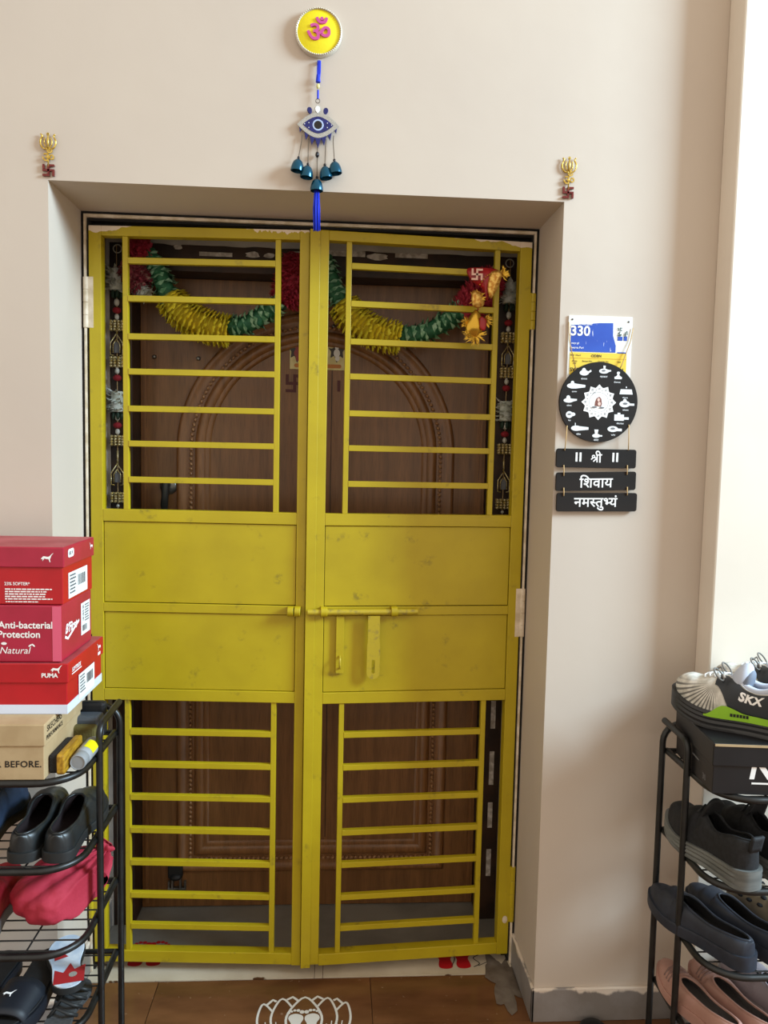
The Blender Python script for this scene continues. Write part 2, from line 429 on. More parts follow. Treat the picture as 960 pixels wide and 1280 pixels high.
for i in range(0, len(dense)-step, step):
    p, q = dense[i], dense[i+step-2]; a = math.atan2(q[1]-p[1], q[0]-p[0])+.5
    b.ball(((p[0]+q[0])/2, DY-.006, (p[1]+q[1])/2), 1, .0078, .0062, .0052, 6, 4, Matrix.Rotation(-a, 4, 'Y'))
rope = b.build('rope_moulding', M_ROPE, door, smooth=3)
# stile lines beside the frame
b = MB(); b.box(dx0+.012, dx0+.02, DY-.004, DY, .02, dz1-.02); b.box(dx1-.02, dx1-.012, DY-.004, DY, .02, dz1-.02)
b.build('edge_bead', M_MOULD, door)
# centre joint line of the panel
b = MB(); b.box(.672, .6745, DY-.0012, DY, .24, 1.84); b.build('joint_strip', M_JAMB, door)
# lever handle with round rose
M_STEEL = mat('dull_steel', '#8f8f8c', .35, .85, col2='#6d6d6a', scale=40)
b = MB(); b.lathe([(0, -.009), (.02, -.009), (.026, -.005), (.028, 0)], (.165, DY, 1.392), 20, 'y')
hd = b.build('door_handle', M_STEEL, door, smooth=.7)
b = MB(); b.tube([(.165, DY-.004, 1.398), (.165, DY-.03, 1.398)], .009, 10); b.tube([(.163, DY-.032, 1.402), (.161, DY-.034, 1.36), (.158, DY-.03, 1.335), (.156, DY-.018, 1.31), (.156, DY-.016, 1.25)], .011, 8, rad=[.013, .011, .012, .009, .009])
b.build('lever', mat('dark_steel', '#4a4c4a', .4, .7), hd, smooth=.8)
M_BRASS = mat('brushed_brass', '#b08d3a', .3, .9)
b = MB()
for x, z in ((.122, 1.792), (.257, 1.791), (.676, 1.902)):
    b = MB(); b.lathe([(.0, -.009), (.004, -.008), (.0065, -.004), (.007, 0)], (x, DY, z), 12, 'y'); b.build('screw_cap' if x < .5 else 'peephole', M_STEEL, door, smooth=.7)
# door stopper / magnetic catch at the foot
b = MB(); b.box(.166, .212, DY-.022, DY, .115, .16); b.ball((.19, DY-.016, .118), .021, 1, .8, .6); st = b.build('door_catch', mat('black_rubber', '#121212', .6), door, smooth=.6, bevel=.003)
b = MB(); b.box(.164, .222, DY-.014, DY, .07, .077); b.box(.176, .182, DY-.02, DY, .07, .112); b.box(.202, .208, DY-.02, DY, .07, .112); b.box(.164, .17, DY-.012, DY, .07, .098); b.box(.216, .222, DY-.012, DY, .07, .098)
b.build('catch_bracket', M_STEEL, st, bevel=.001)
# printed deity plaque across the arch, plain figures
M_PLQ = mat('cream_plaque_print', '#d3c58b', .4, col2='#c3b478', scale=30)
pq = MB().box(.540, .714, DY-.004, DY, 1.766, 1.850).build('plaque', M_PLQ, door, bevel=.0015)
def figure(cx, cz, cmain, crim):
    tm = join2(fit(fan(smooth2([(0, 1), (.6, .7), (1, .75), (.7, .3), (.75, -.4), (.3, -.2), (0, -1), (-.3, -.2), (-.75, -.4), (-.7, .3), (-1, .75), (-.6, .7)], 3, True)), cx, cz, h=.052))
    lettering('plaque_print', tm, crim, pq, (0, DY-.0042, 0), AX, AZ)
    tm = join2(ell(cx, cz+.004, .010, .013), ell(cx, cz+.021, .006, .006), ell(cx+.002, cz-.012, .007, .009))
    lettering('plaque_print', tm, cmain, pq, (0, DY-.0048, 0), AX, AZ)
figure(.563, 1.812, mat('dull_red_print', '#8b3a35', .5), mat('charcoal_print', '#3a352f', .5)); figure(.687, 1.815, mat('pale_grey_print', '#d9d5d0', .5), MATS['charcoal_print']); figure(.625, 1.815, MATS['pale_grey_print'], MATS['charcoal_print'])
b = MB(); b.flat(join2(rect(.560, 1.772, .696, 1.784), ell(.560, 1.778, .006, .006), ell(.696, 1.778, .006, .006)), (0, DY-.0042, 0), AX, AZ, 1, .0005); b.build('plaque_band', mat('orange_print', '#b5722d', .5), pq)
# faint red ritual mark under the plaque
sw = [(-1, -.17, 1, .17), (-.17, -1, .17, 1), (.17, .66, 1, 1), (-1, -1, -.17, -.66), (.66, -1, 1, -.17), (-1, .17, -.66, 1)]
def swastika(cx, cy, r): return join2(*[rect(cx+a*r, cy+c*r, cx+d*r, cy+e*r) for a, c, d, e in sw])
M_KUM = mat('vermilion_smear', '#4e1d1a', .6)
lettering('vermilion_mark', join2(swastika(.556, 1.722, .028), rect(.69, 1.70, .70, 1.735)), M_KUM, door, (0, DY-.0006, 0), AX, AZ)

# ------------------------------------------------------------------ mustard steel gate, two leaves standing slightly ajar
BARS_UP = [2.011, 1.911, 1.810, 1.716, 1.616, 1.521, 1.4225]
BARS_LO = [.711, .616, .521, .424, .328, .231, .138]
def make_leaf(left):
    h = (.02, .228, 0) if left else (1.224, .228, 0)
    ang = radians(-3.3) if left else radians(4.0)
    s = 1 if left else -1
    g = thing('metal_gate', h, 'mustard yellow steel gate leaf on the left of the doorway, with the bolt keeper' if left else 'mustard yellow steel gate leaf on the right of the doorway, with sliding bolt and hasp', 'gate', 'the two gate leaves in the doorway', ang)
    Mt = M_YPL if left else M_YPR
    L = .592
    def bx(b, s0, s1, y0, y1, z0, z1):
        a, c = sorted((s*s0, s*s1)); b.box(a, c, y0, y1, z0, z1); return b
    def part(name, m=M_YEL, bev=.0015, *boxes):
        b = MB()
        for q in boxes: bx(b, *q)
        return b.build(name, m, g, bevel=bev, local=True)
    part('stile', Mt, .0015, (0, .0335, 0, .03, .03, 2.1)); part('stile', Mt, .0015, (L-.026 if left else L-.03, L, 0, .03, .03 if left else .036, 2.1))
    x1 = L-.026 if left else L-.03
    part('rail', Mt, .0015, (.0335, x1, 0, .03, 2.074, 2.1))
    part('rail', M_YEL, .0015, (.0335, x1, 0, .03, 1.307, 1.34))
    part('rail', M_YEL, .0015, (.0335, x1, 0, .03, 1.055, 1.08))
    part('rail', M_YEL, .0015, (.0335, x1, 0, .03, .804, .836))
    part('rail', M_YEL, .0015, (.0335, x1, 0, .03, .032, .066))
    for z0, z1 in ((1.082, 1.3055), (.8375, 1.0535)):
        part('panel', M_YEL, .001, (.035, x1-.0015, .0045, .0075, z0, z1))
        part('panel_seam', M_BLACKGAP, 0, (.0335, x1, .009, .012, z0-.003, z1+.003))
    for z0, z1, bars in ((1.34, 2.074, BARS_UP), (.066, .804, BARS_LO)):
        for a in (.089, .5):
            part('upright_bar', M_YEL, .001, (a, a+.0145, .004, .019, z0, z1))
        for z in bars:
            part('cross_bar', M_YEL, .001, (.1035, .5, .003, .018, z-.008, z+.008))
    if not left:
        part('meeting_strip', Mt, .001, (L-.006, L+.021, -.004, 0, .03, 2.1))
    # hinges
    for z0, z1, m in ([(1.83, 1.965, M_LIP), (.99, 1.12, M_YEL), (.16, .30, M_YEL)] if left else [(1.862, 1.962, M_YEL), (.99, 1.13, M_LIP), (.13, .30, M_YEL)]):
        b = MB(); n = 4
        for k in range(n):
            a = z0+(z1-z0)*k/n; b.lathe([(.0065, 0), (.0075, .001), (.0075, (z1-z0)/n-.0015), (.0065, (z1-z0)/n-.0005)], (-s*.0085, .002, a), 10)
        bx(b, -.008, .012, -.0005, .001, z0, z1)
        b.build('hinge', m, g, smooth=.6, local=True)
    M_WORN = mat('worn_mustard_steel', '#b7a028', .4, .1, col2='#857440', scale=70, lo=.52, hi=.75)
    if left:
        # keeper: two short sleeves the bolt slides into
        for a in (.546, .565):
            b = MB(); b.lathe([(.007, 0), (.0135, 0), (.0145, .001), (.0145, .015), (.0135, .016), (.007, .016)], (a, -.012, 1.068), 14, 'x', caps=False); bx(b, a, a+.016, -.006, 0, 1.055, 1.08); b.build('bolt_keeper', M_YEL, g, smooth=.6, local=True)
    else:
        b = MB(); b.tube([(-.607, -.013, 1.068), (-.30, -.013, 1.068)], .0085, 12); bolt = b.build('bolt', M_WORN, g, smooth=.7, local=True)
        for a in (.562, .366):
            b = MB(); b.lathe([(.0095, -.009), (.0135, -.009), (.0145, -.008), (.0145, .008), (.0135, .009), (.0095, .009)], (-a, -.012, 1.069), 14, 'x', caps=False); bx(b, a-.008, a+.008, -.006, 0, 1.056, 1.082); b.build('bolt_sleeve', M_YEL, g, smooth=.6, local=True)
        # hasp hanging from the bolt: plate with a round foot and a slot
        b = MB(); cx, n = -.423, 20
        def stadium(r, z0, z1): return [(cx+r*cos(a), (z1 if sin(a) > 0 else z0)+r*sin(a)) for a in [2*pi*(i+.5)/n for i in range(n)]]
        so, si = stadium(.0185, .898, .975), stadium(.0045, .900, .93); vs = []
        for y in (-.022, -.018): vs += [(x, y, z) for x, z in so]+[(x, y, z) for x, z in si]
        fs = []
        for i in range(n):
            j = (i+1) % n; fs += [(i, j, n+j, n+i), (2*n+i, 3*n+i, 3*n+j, 2*n+j), (i, 2*n+i, 2*n+j, j), (n+i, n+j, 3*n+j, 3*n+i)]
        b.add(vs, fs); b.box(cx-.0165, cx+.0165, -.0217, -.0183, .975, 1.058)
        b.build('hasp', M_WORN, g, local=True)
        # staple plate with loop
        part('staple_plate', M_YEL, .001, (.505, .527, -.0065, .0045, .892, 1.055))
        b = MB(); b.tube([(-.516, -.0065, .908), (-.516, -.019, .912), (-.516, -.024, .922), (-.516, -.019, .938), (-.516, -.0065, .942)], .003, 8); b.build('staple', M_WORN, g, smooth=.8, local=True)
        # flaked spot by the lower hinge
        lettering('paint_chip', ell(-.012, .138, .008, .012, 9), M_LIP, g, (0, -.0003, 0), AX, AZ, local=True)
    return g
make_leaf(True); make_leaf(False)

# ------------------------------------------------------------------ wall ornaments
WH = (1, 1)
# yellow disc with the om sign
M_YDISC = mat('bright_yellow_felt', '#e8d50e', .7, bump=.1, bscale=200); M_PINK = mat('magenta_pink_foam', '#c2478f', .6)
M_PEARL = mat('silver_pearl_beads', '#cfc8b8', .3, .3)
om = thing('om_plaque', (.634, -.001, 2.5), 'round yellow wall plaque with a raised pink om sign, above the blue eye hanging', 'plaque')
MB().lathe([(.053, 0), (.053, -.010), (.05, -.012), (0, -.012)], (.634, 0, 2.5), 48, 'y').build('disc', M_YDISC, om, smooth=.6)
b = MB(); b.lathe([(.0515, -.0), (.0555, -.001), (.0555, -.012), (.053, -.0145), (.0505, -.012)], (.634, 0, 2.5), 48, 'y', caps=False); b.build('rim', M_PEARL, om, smooth=.6)
b = MB()
for i in range(64):
    a = 2*pi*i/64; b.ball((.634+.0525*cos(a), -.0145, 2.5+.0525*sin(a)), .0021, n=6, m=4)
b.build('pearl_beading', M_PEARL, om, smooth=3)
def raised(name, tm, m, parent, y, h, local=False):
    """letter shape with thickness h standing on the plane y (towards the viewer)"""
    vs, fs = tm; vs = [p[:2] for p in vs]; b = MB(); n = len(vs)
    b.add([(x, y-h, z) for x, z in vs], fs)
    cnt = {}
    for f in fs:
        for i in range(len(f)):
            e = (f[i], f[(i+1) % len(f)]); cnt[e] = 1
    b.add([(x, y, z) for x, z in vs]+[(x, y-h, z) for x, z in vs], [(e[0], e[1], e[1]+n, e[0]+n) for e in cnt if (e[1], e[0]) not in cnt])
    return b.build(name, m, parent, local=local)
raised('om_sign', fit(text('\u0950', .012), .634, 2.506, w=.056), M_PINK, om, -.012, .004)

# blue eye hanging with five bells
M_NAVY = mat('navy_enamel', '#17206b', .3, col2='#101750', scale=300); M_SILV = mat('silver_glitter', '#c9c7c0', .35, .45, col2='#8d8b86', scale=900)
M_COBALT = mat('cobalt_thread', '#1330c8', .75); M_BELL = mat('teal_metal_enamel', '#0a4a63', .22, .55, spec=.6); M_CHAIN = mat('tarnished_chain', '#6f6457', .45, .6)
M_BEAD = mat('black_glass_bead', '#0d0d18', .15)
ey = thing('evil_eye_hanging', (.634, -.001, 2.435), 'blue evil eye wall hanging with five teal bells and a blue tassel, over the doorway', 'wall hanging')
b = MB(); b.box(.633, .637, -.004, -.001, 2.43, 2.438); b.tube([(.635, -.002, 2.436), (.635, -.010, 2.436)], .003, 8); b.build('nail', M_SILV, ey)
b = MB()
for k in range(5): b.tube([(.6325+.0016*k, -.008-.002*(k % 2), 2.436), (.632+.0017*k, -.010, 2.41), (.633+.001*k, -.010, 2.39)], .0013, 6)
b.tube([(.634, -.010, 2.403), (.634, -.010, 2.386)], .0055, 10, rad=[.004, .0058]); b.tube([(.634, -.010, 2.368), (.634, -.010, 2.348)], .0022, 8)
b.build('thread', M_COBALT, ey, smooth=.8)
b = MB(); b.ball((.634, -.010, 2.377), .0042, sz=1.6, n=10); b.build('bead', mat('clear_yellow_bead', '#cfc98a', .2), ey, smooth=3)
b = MB(); b.tube([(.634+.005*cos(a), -.010, 2.343+.005*sin(a)) for a in [2*pi*i/12 for i in range(12)]], .0009, 6, closed=True); b.build('ring', M_CHAIN, ey, smooth=3)
def eye_out(w, h, n=16):
    up = [(w*(-1+2*i/n), h*(1-(abs(-1+2*i/n))**1.75)) for i in range(n+1)]
    return up[::-1]+[(x, -z) for x, z in up[1:-1]]
EC = (.6355, 2.287)
MB().prism(eye_out(.0505, .030), (EC[0], -.012, EC[1]), AX, AZ, .005).build('eye_plate', M_SILV, ey, bevel=.0008)
lettering('eye_white', fan([(x, z) for x, z in eye_out(.0365, .0195)]), M_NAVY, ey, (EC[0], -.0121, EC[1]), AX, AZ)
for r, m, y in ((.0165, mat('iris_dark_blue', '#0b1246', .3), -.0124), (.0138, mat('pale_blue_enamel', '#a9b9da', .3), -.0128), (.0098, mat('black_enamel', '#07080d', .2), -.0132)):
    MB().lathe([(0, y), (r*.94, y), (r, y+.0006), (r, -.012)], (EC[0], 0, EC[1]), 24, 'y').build('iris_ring', m, ey, smooth=.5)
b = MB()
for x, z in ((-.022, .004), (-.022, -.007), (.022, .005), (.022, -.005), (-.032, .001), (.032, .001)): b = MB(); b.ball((EC[0]+x, -.0125, EC[1]+z), .0012, n=6, m=4); b.build('sparkle_stone', M_WHITE, ey)
drop = [(0, -.010), (.005, -.003), (.006, .002), (.0043, .0065), (0, .0085), (-.0043, .0065), (-.006, .002), (-.005, -.003)]
MB().prism([(x*1.25, z*1.2) for x, z in drop], (.634, -.012, 2.323), AX, AZ, .004).build('crystal_mount', M_SILV, ey, bevel=.001)
MB().prism([(x*.95, z*.95) for x, z in drop], (.634, -.0128, 2.323), AX, AZ, .001).build('crystal', M_WHITE, ey)
for sx in (-1, 1):
    MB().prism([(x*cos(.25)+sx*z*sin(.25), z*cos(.25)-sx*x*sin(.25)) for x, z in drop], (.634+sx*.019, -.012, 2.320), AX, AZ, .004).build('crystal', M_NAVY, ey, bevel=.001)
for k in range(7):
    u = -1+2*k/6; x = EC[0]+.0395*u; z = EC[1]-.030*(1-abs(u)**1.75)*.93-.003*(1-abs(u)); a = u*.25; hh = .020-.004*abs(u)
    pts = [(-.0078, .004), (0, -hh), (.0078, .004)]
    MB().prism([(p*cos(a)-q*sin(a), q*cos(a)+p*sin(a)) for p, q in pts], (x, -.0115, z-.002), AX, AZ, .004).build('lash', M_NAVY, ey, bevel=.0006)
for x0, z0, x1, z1 in ((.597, 2.251, .590, 2.210), (.613, 2.243, .6125, 2.196), (.654, 2.243, .653, 2.196), (.672, 2.252, .6755, 2.208), (.6345, 2.236, .6345, 2.166)):
    mid = abs(x0-.6345) < .001
    b = MB(); b.tube([(x0+.001, -.0095, z0+.013), (x0, -.009, z0), ((x0+x1)/2, -.009, (z0+z1)/2), (x1, -.012, z1)], .0011, 6); b.build('chain', M_CHAIN, ey)
    b = MB(); b.ball((x1, -.012, z1-.001), .0034, sz=1.25, n=10, m=6)
    b.build('bead', M_BEAD, ey, smooth=3)
    if mid: b = MB(); b.ball((x1, -.010, 2.219), .006, sx=.8, sz=1.2, n=10); b.build('bead', M_BEAD, ey, smooth=3)
    zt = z1-.006; R = .0155; H = .028
    tilt = Matrix.Rotation(radians({True: 6, False: -8}[x0 < .634]) if not mid else 0, 4, 'Y')
    b = MB(); b.lathe([(.001, 0), (.0055, -.0012), (.0105, -.006), (.0138, -.0135), (R, -.022), (R, -H), (R-.001, -H-.0006), (R-.002, -.022), (.009, -.006), (0, -.004)], (x1, -.018, zt), 20, 'z', tilt)
    b.build('bell', M_BELL, ey, smooth=.7)
b = MB()
for k in range(26):
    a = 2*pi*k/26*3.2; r = .0055*sqrt((k+.5)/26); r2 = .0085*sqrt((k+.5)/26)
    b.tube([(.6345+r*cos(a), -.016+r*.7*sin(a), 2.135), (.6350+r2*cos(a)+.001*random.uniform(-1, 1), -.016+r2*.7*sin(a), 2.09), (.6358+r2*cos(a)*.95, -.016+r2*.7*sin(a), 2.040+random.uniform(-.002, .003))], .0012, 5)
b.build('tassel', M_COBALT, ey, smooth=3)

# trident, om and swastika charms
M_GOLD = mat('gilt_metal', '#b58f2e', .3, .75, col2='#d9bc66', scale=200); M_MAROON = mat('maroon_enamel', '#5a1416', .3, .2, col2='#7d2a24', scale=300)
def charm(x, side):
    t = thing('trident_charm', (x, -.0005, 2.195), 'small gilt trident charm with a dark red swastika, above the '+side+' corner of the doorway', 'charm', 'trident charms above the doorway')
    b = MB(); y = -.005; c = 2.206
    for sx in (-1, 1):
        b.tube([(x+sx*p, y, c+q) for p, q in smooth2([(.001, 0), (.010, .001), (.0165, .009), (.0175, .020), (.013, .029), (.0165, .034)], 4)], .002, 6)
        b.tube([(x+sx*p, y, c+q) for p, q in smooth2([(.001, .001), (.007, .008), (.009, .018), (.0065, .026)], 4)], .0014, 6)
    b.tube([(x, y, c), (x, y-.001, c+.018), (x, y, c+.037)], .0024, 6, rad=[.0022, .0032, .0012])
    b.tube([(x+.003*cos(a), y, c+.034+.003*sin(a)) for a in [2*pi*i/8 for i in range(8)]], .001, 5, closed=True)
    b.tube([(x, y, c-.04), (x, y, c)], .0019, 6)
    b.build('trident', M_GOLD, t, smooth=3)
    raised('om_sign', fit(text('\u0950', .012), x, 2.191, w=.028), M_GOLD, t, -.004, .003)
    raised('swastika', swastika(x, 2.158, .0135), M_MAROON, t, -.001, .005)
charm(.003, 'left'); charm(1.2505, 'right')

# ------------------------------------------------------------------ blue and yellow address plate
M_PBLUE = mat('blue_plate_print', '#1c46a8', .45, col2='#2350b3', scale=12); M_PYEL = mat('yellow_plate_print', '#e9c63e', .5)
nt = M_PBLUE.node_tree
over(M_PBLUE, math_node(nt, 'MULTIPLY', math_node(nt, 'SUBTRACT', nz(M_PBLUE, 60, 6, stretch=(4, 1, .8)), .67), 14, True), '#dfe3ea')
pl = thing('address_plate', (1.35, -.0005, 1.79), 'weathered blue and yellow address plate numbered 330, half covered by the round black sign', 'plate')
px0, px1, pz0, pz1 = 1.265, 1.4275, 1.70, 1.862
MB().box(px0, px1, -.004, -.0006, pz0, pz1).build('plate', M_PAPER, pl, bevel=.0008)
PO = (0, -.0042, 0)
lettering('blue_field', fan([(px0+.006, 1.773), (1.387, 1.773), (1.387, 1.79), (1.379, 1.815), (1.378, 1.846), (1.345, 1.845), (px0+.007, 1.838)][::1]), M_PBLUE, pl, PO, AX, AZ)
for q in (rect(1.391, 1.803, 1.4035, 1.813), rect(1.4065, 1.803, 1.415, 1.814), rect(1.391, 1.771, 1.414, 1.7745), rect(px0+.006, 1.70, 1.30, 1.7155)): lettering('blue_field', q, M_PBLUE, pl, PO, AX, AZ)
lettering('yellow_field', rect(px0+.006, 1.716, 1.416, 1.7715), M_PYEL, pl, PO, AX, AZ)
lettering('yellow_rule', rect(px0+.006, 1.7566, 1.416, 1.7574), mat('orange_rule', '#b98a20', .6), pl, (0, -.0048, 0), AX, AZ)
PL = (0, -.0049, 0)
lettering('white_lettering', join2(fit(text('330', .022), 1.2955, 1.8245, w=.049), fit(text('House Number', .01), 1.297, 1.842, w=.058), fit(text('\u0938\u0935\u0930\u094d\u0923 \u092a\u0941\u0930\u0940', .01), 1.283, 1.793, w=.020), fit(text('Swarna Puri', .012), 1.288, 1.783, w=.033)), M_WHITE, pl, PL, AX, AZ, many=True)
lettering('black_lettering', join2(fit(text('\u0935\u093e\u0930\u094d\u0921  Ward', .01), 1.285, 1.7635, w=.027), fit(text('ODBN', .02), 1.338, 1.7635, w=.026), fit(text('Area', .01), 1.2835, 1.750, w=.013), fit(text('Street No.', .01), 1.316, 1.750, w=.026), fit(text('Quarter No.', .01), 1.357, 1.750, w=.028), fit(text('Unit', .01), 1.397, 1.750, w=.010),
    fit(text('\u0928\u0917\u0930', .01), 1.2835, 1.7435, w=.009), fit(text('SWP', .015), 1.285, 1.7285, w=.026), fit(text('1', .015), 1.4075, 1.729, h=.010), fit(text('2', .015), 1.3955, 1.729, h=.010)), M_INK, pl, PL, AX, AZ, many=True)
lettering('tree_print', join2(*[ell(1.391+random.uniform(0, .010), 1.814+random.random()*.02, .0016, .0022, 6) for _ in range(16)], *[ell(1.408+random.uniform(0, .007), 1.814+random.random()*.012, .0016, .002, 6) for _ in range(9)]), mat('dark_green_print', '#3b4a42', .6), pl, PL, AX, AZ, many=True)
for x, z in ((1.274, 1.852), (1.4175, 1.850)): b = MB(); b.lathe([(0, -.0058), (.002, -.0055), (.0026, -.004)], (x, 0, z), 10, 'y'); b.build('nail', mat('rusty_nail', '#4a4038', .5, .5), pl, smooth=.7)

# ------------------------------------------------------------------ round black sign with three hanging boards
M_SIGN = mat('matt_black_board', '#17120f', .6, col2='#1e1713', scale=5, stretch=(.4, 1, 4), spec=.25); M_TWINE = mat('jute_twine', '#c2a271', .9)
sg = thing('temple_sign', (1.3465, -.006, 1.648), 'round black wall sign of white shrine drawings with three lettered boards hanging below it', 'sign')
DC = (1.3465, 1.648)
MB().lathe([(0, -.006), (.1, -.006), (.1, -.0125), (.0995, -.013), (0, -.013)], (DC[0], 0, DC[1]), 64, 'y').build('disc', M_SIGN, sg, smooth=.5)
SO = (0, -.0131, 0)
pet = []
for k in range(12):
    a = 2*pi*k/12; ca, sa = sin(a), cos(a); c2, s2 = cos(a), -sin(a)
    out = [(.026, -.007), (.029, -.0108), (.034, -.0105), (.0385, -.0055), (.0445, 0), (.0385, .0055), (.034, .0105), (.029, .0108), (.026, .007)]
    pet.append(fan([(DC[0]+r*ca+t*c2, DC[1]+r*sa+t*s2) for r, t in out][::-1]))
lettering('lotus_emblem', join2(ell(DC[0], DC[1], .0275, .0275, 32), *[p for p in pet]), M_WHITE, sg, SO, AX, AZ)
lettering('emblem_ring', ring(DC[0], DC[1], .0243, .0249, 40), M_GREYINK, sg, (0, -.0137, 0), AX, AZ)
marks = []
syl = ['\u0913', '\u0928', '\u092e', '\u0936', '\u0935', '\u092f']
for k in range(12):
    a = 2*pi*k/12; marks.append(fit(text(syl[k % 6]), DC[0]+.034*sin(a), DC[1]+.034*cos(a), h=.0062))
lettering('petal_lettering', join2(*marks), M_GREYINK, sg, (0, -.0137, 0), AX, AZ, many=True)
dots = [ell(DC[0]+.0305*sin(2*pi*(k+.5)/12), DC[1]+.0305*cos(2*pi*(k+.5)/12), .0011, .0011, 8) for k in range(12)]
lettering('emblem_dot', join2(*dots), M_INK, sg, (0, -.0137, 0), AX, AZ, many=True)
# small seated figure in the centre
lettering('seated_figure', join2(fan([(DC[0]+x, DC[1]+z) for x, z in [(-.010, -.009), (.006, -.011), (.0085, -.004), (.006, .009), (.001, .014), (-.006, .010), (-.009, .001)]])), mat('brown_print', '#7d4a3f', .6), sg, (0, -.0137, 0), AX, AZ)
lettering('seated_figure', join2(ell(DC[0]-.001, DC[1]+.006, .0035, .0045, 10), ell(DC[0]+.001, DC[1]-.004, .004, .005, 10)), mat('pale_pink_print', '#e2bfb2', .6), sg, (0, -.0143, 0), AX, AZ)
lettering('seated_figure', join2(ell(DC[0]-.011, DC[1]-.0125, .007, .0022, 10), ell(DC[0]+.008, DC[1]-.0135, .007, .0022, 10)), M_GREYINK, sg, (0, -.0143, 0), AX, AZ)
M_SHR = mat('pale_grey_white_print', '#e6e8ea', .6)
def shrine(kind, x, z, w):
    k = w/.030
    E = lambda cx, cz, rx, rz: ell(x+cx*k, z+cz*k, rx*k, rz*k, 14)
    Rr = lambda a, b_, c, d: rect(x+a*k, z+b_*k, x+c*k, z+d*k)
    P = lambda *p: fan([(x+a*k, z+c*k) for a, c in p])
    if kind == 0: tm = join2(E(-.002, 0, .012, .0068), E(-.003, .006, .0052, .0062), P((.006, -.003), (.0165, .004), (.015, .008), (.008, .004)))
    elif kind == 1: tm = join2(E(-.002, 0, .0125, .0062), P((.004, -.004), (.0165, 0), (.016, .003), (.005, .004)), P((-.003, .004), (.001, .004), (.002, .0135), (-.004, .0135)))
    elif kind == 2: tm = join2(Rr(-.0105, -.0075, .0105, -.001), P((-.008, -.001), (.008, -.001), (.003, .003), (-.003, .003)), Rr(-.003, .003, .003, .008), E(0, .0095, .0045, .0036))
    elif kind == 3: tm = join2(P((-.015, -.005), (.015, -.005), (.0125, .006), (-.0125, .006)), E(0, .0105, .0014, .0018))
    elif kind == 4: tm = join2(E(-.004, 0, .0115, .0068), E(-.004, .0065, .004, .0045), Rr(.004, -.003, .0165, .0015))
    elif kind == 5: tm = join2(Rr(-.0145, -.0065, .006, .0065), Rr(.004, -.004, .0165, .001), Rr(-.008, .0065, -.002, .010))
    elif kind == 6: tm = join2(E(-.003, 0, .0115, .0062), Rr(.005, -.0042, .0165, .0012))
    elif kind == 7: tm = join2(E(-.002, -.004, .011, .0055), P((-.005, -.002), (.001, -.002), (.0035, .0125), (-.0075, .0125)), Rr(.006, -.006, .0145, -.002))
    elif kind == 8: tm = join2(E(-.006, 0, .0095, .0048), P((-.004, -.0045), (.0165, -.0022), (.0165, .0022), (-.004, .004)), Rr(-.0085, .004, -.0072, .0095))
    elif kind == 9: tm = join2(E(-.003, 0, .0095, .0092), E(.006, .001, .0075, .005))
    elif kind == 10: tm = join2(E(-.003, -.002, .0115, .005), E(-.004, .004, .0045, .0052), P((.004, -.005), (.0155, -.002), (.0155, .0015), (.004, .002)))
    else: tm = join2(E(-.004, 0, .0105, .0046), P((0, -.0045), (.0175, -.002), (.0175, .002), (0, .004)), E(-.005, .0055, .003, .003))
    lettering('shrine_drawing', tm, M_SHR, sg, SO, AX, AZ)
    if kind in (1, 4, 6, 9): lettering('shrine_line', E(-.003, .001, .005, .0022), M_GREYINK, sg, (0, -.0137, 0), AX, AZ)
SH = [(0, 1.3085, 1.720, .030, '\u0938\u094b\u092e\u0928\u093e\u0925'), (1, 1.3585, 1.7255, .030, '\u092e\u0939\u093e\u0915\u093e\u0932'), (2, 1.3935, 1.7135, .027, '\u0915\u0947\u0926\u093e\u0930\u0928\u093e\u0925'), (3, 1.4155, 1.675, .034, '\u0935\u093f\u0936\u094d\u0935\u0928\u093e\u0925'), (4, 1.418, 1.645, .036, '\u0930\u093e\u092e\u0947\u0936\u0935\u0930'), (5, 1.4055, 1.611, .036, '\u092d\u0940\u092e\u093e\u0936\u0902\u0915\u0930'), (6, 1.389, 1.582, .036, '\u0928\u093e\u0917\u0947\u0936'), (7, 1.3455, 1.568, .028, '\u0905\u092e\u0930'), (8, 1.3, 1.582, .042, '\u092d\u0940\u092e\u0947\u0936'), (9, 1.2755, 1.6155, .028, '\u0935\u0948\u0926\u094d\u092f'), (10, 1.273, 1.653, .034, '\u0913\u0902\u0915\u093e\u0930'), (11, 1.285, 1.687, .044, '\u0924\u094d\u0930\u092f\u0902\u092c\u0915')]
caps = []
for kind, x, z, w, name in SH:
    shrine(kind, x, z, w); caps.append(fit(text(name, .01), x-.002, z-.0145, h=.0048))
lettering('caption', join2(*caps), M_SHR, sg, SO, AX, AZ, many=True)
# the three boards
half = lambda ch, cut: clip(text(ch, .012), cut)
def stack(*items):
    """set glyphs side by side: (mesh, advance)"""
    x = 0; out = []
    for tm, adv in items: out.append(shift(tm, x)); x += adv
    return join2(*out)
T = lambda ch: text(ch, .014)
sri = join2(ring(.20, .45, .055, .135, 20), stroke([(.15, .34), (.02, .22)], .09), stroke(smooth2([(.27, .36), (.36, .35), (.50, .37)], 3), .085), stroke([(.50, .32), (.34, .20), (.19, .06)], .095), rect(.44, 0, .54, .60), rect(.40, .53, .62, .62), shift(T('\u0940'), .585))
b1 = fit(sri, 1.347, 1.512, h=.030)
bars = [rect(1.2935, 1.4985, 1.2985, 1.5215), rect(1.3035, 1.4985, 1.3085, 1.5215), rect(1.388, 1.4995, 1.393, 1.5225), rect(1.398, 1.4995, 1.403, 1.5225)]
shi = stack((T('\u093f'), .273), (T('\u0936'), .70), (T('\u0935'), .571), (T('\u093e'), .273), (T('\u092f'), .595))
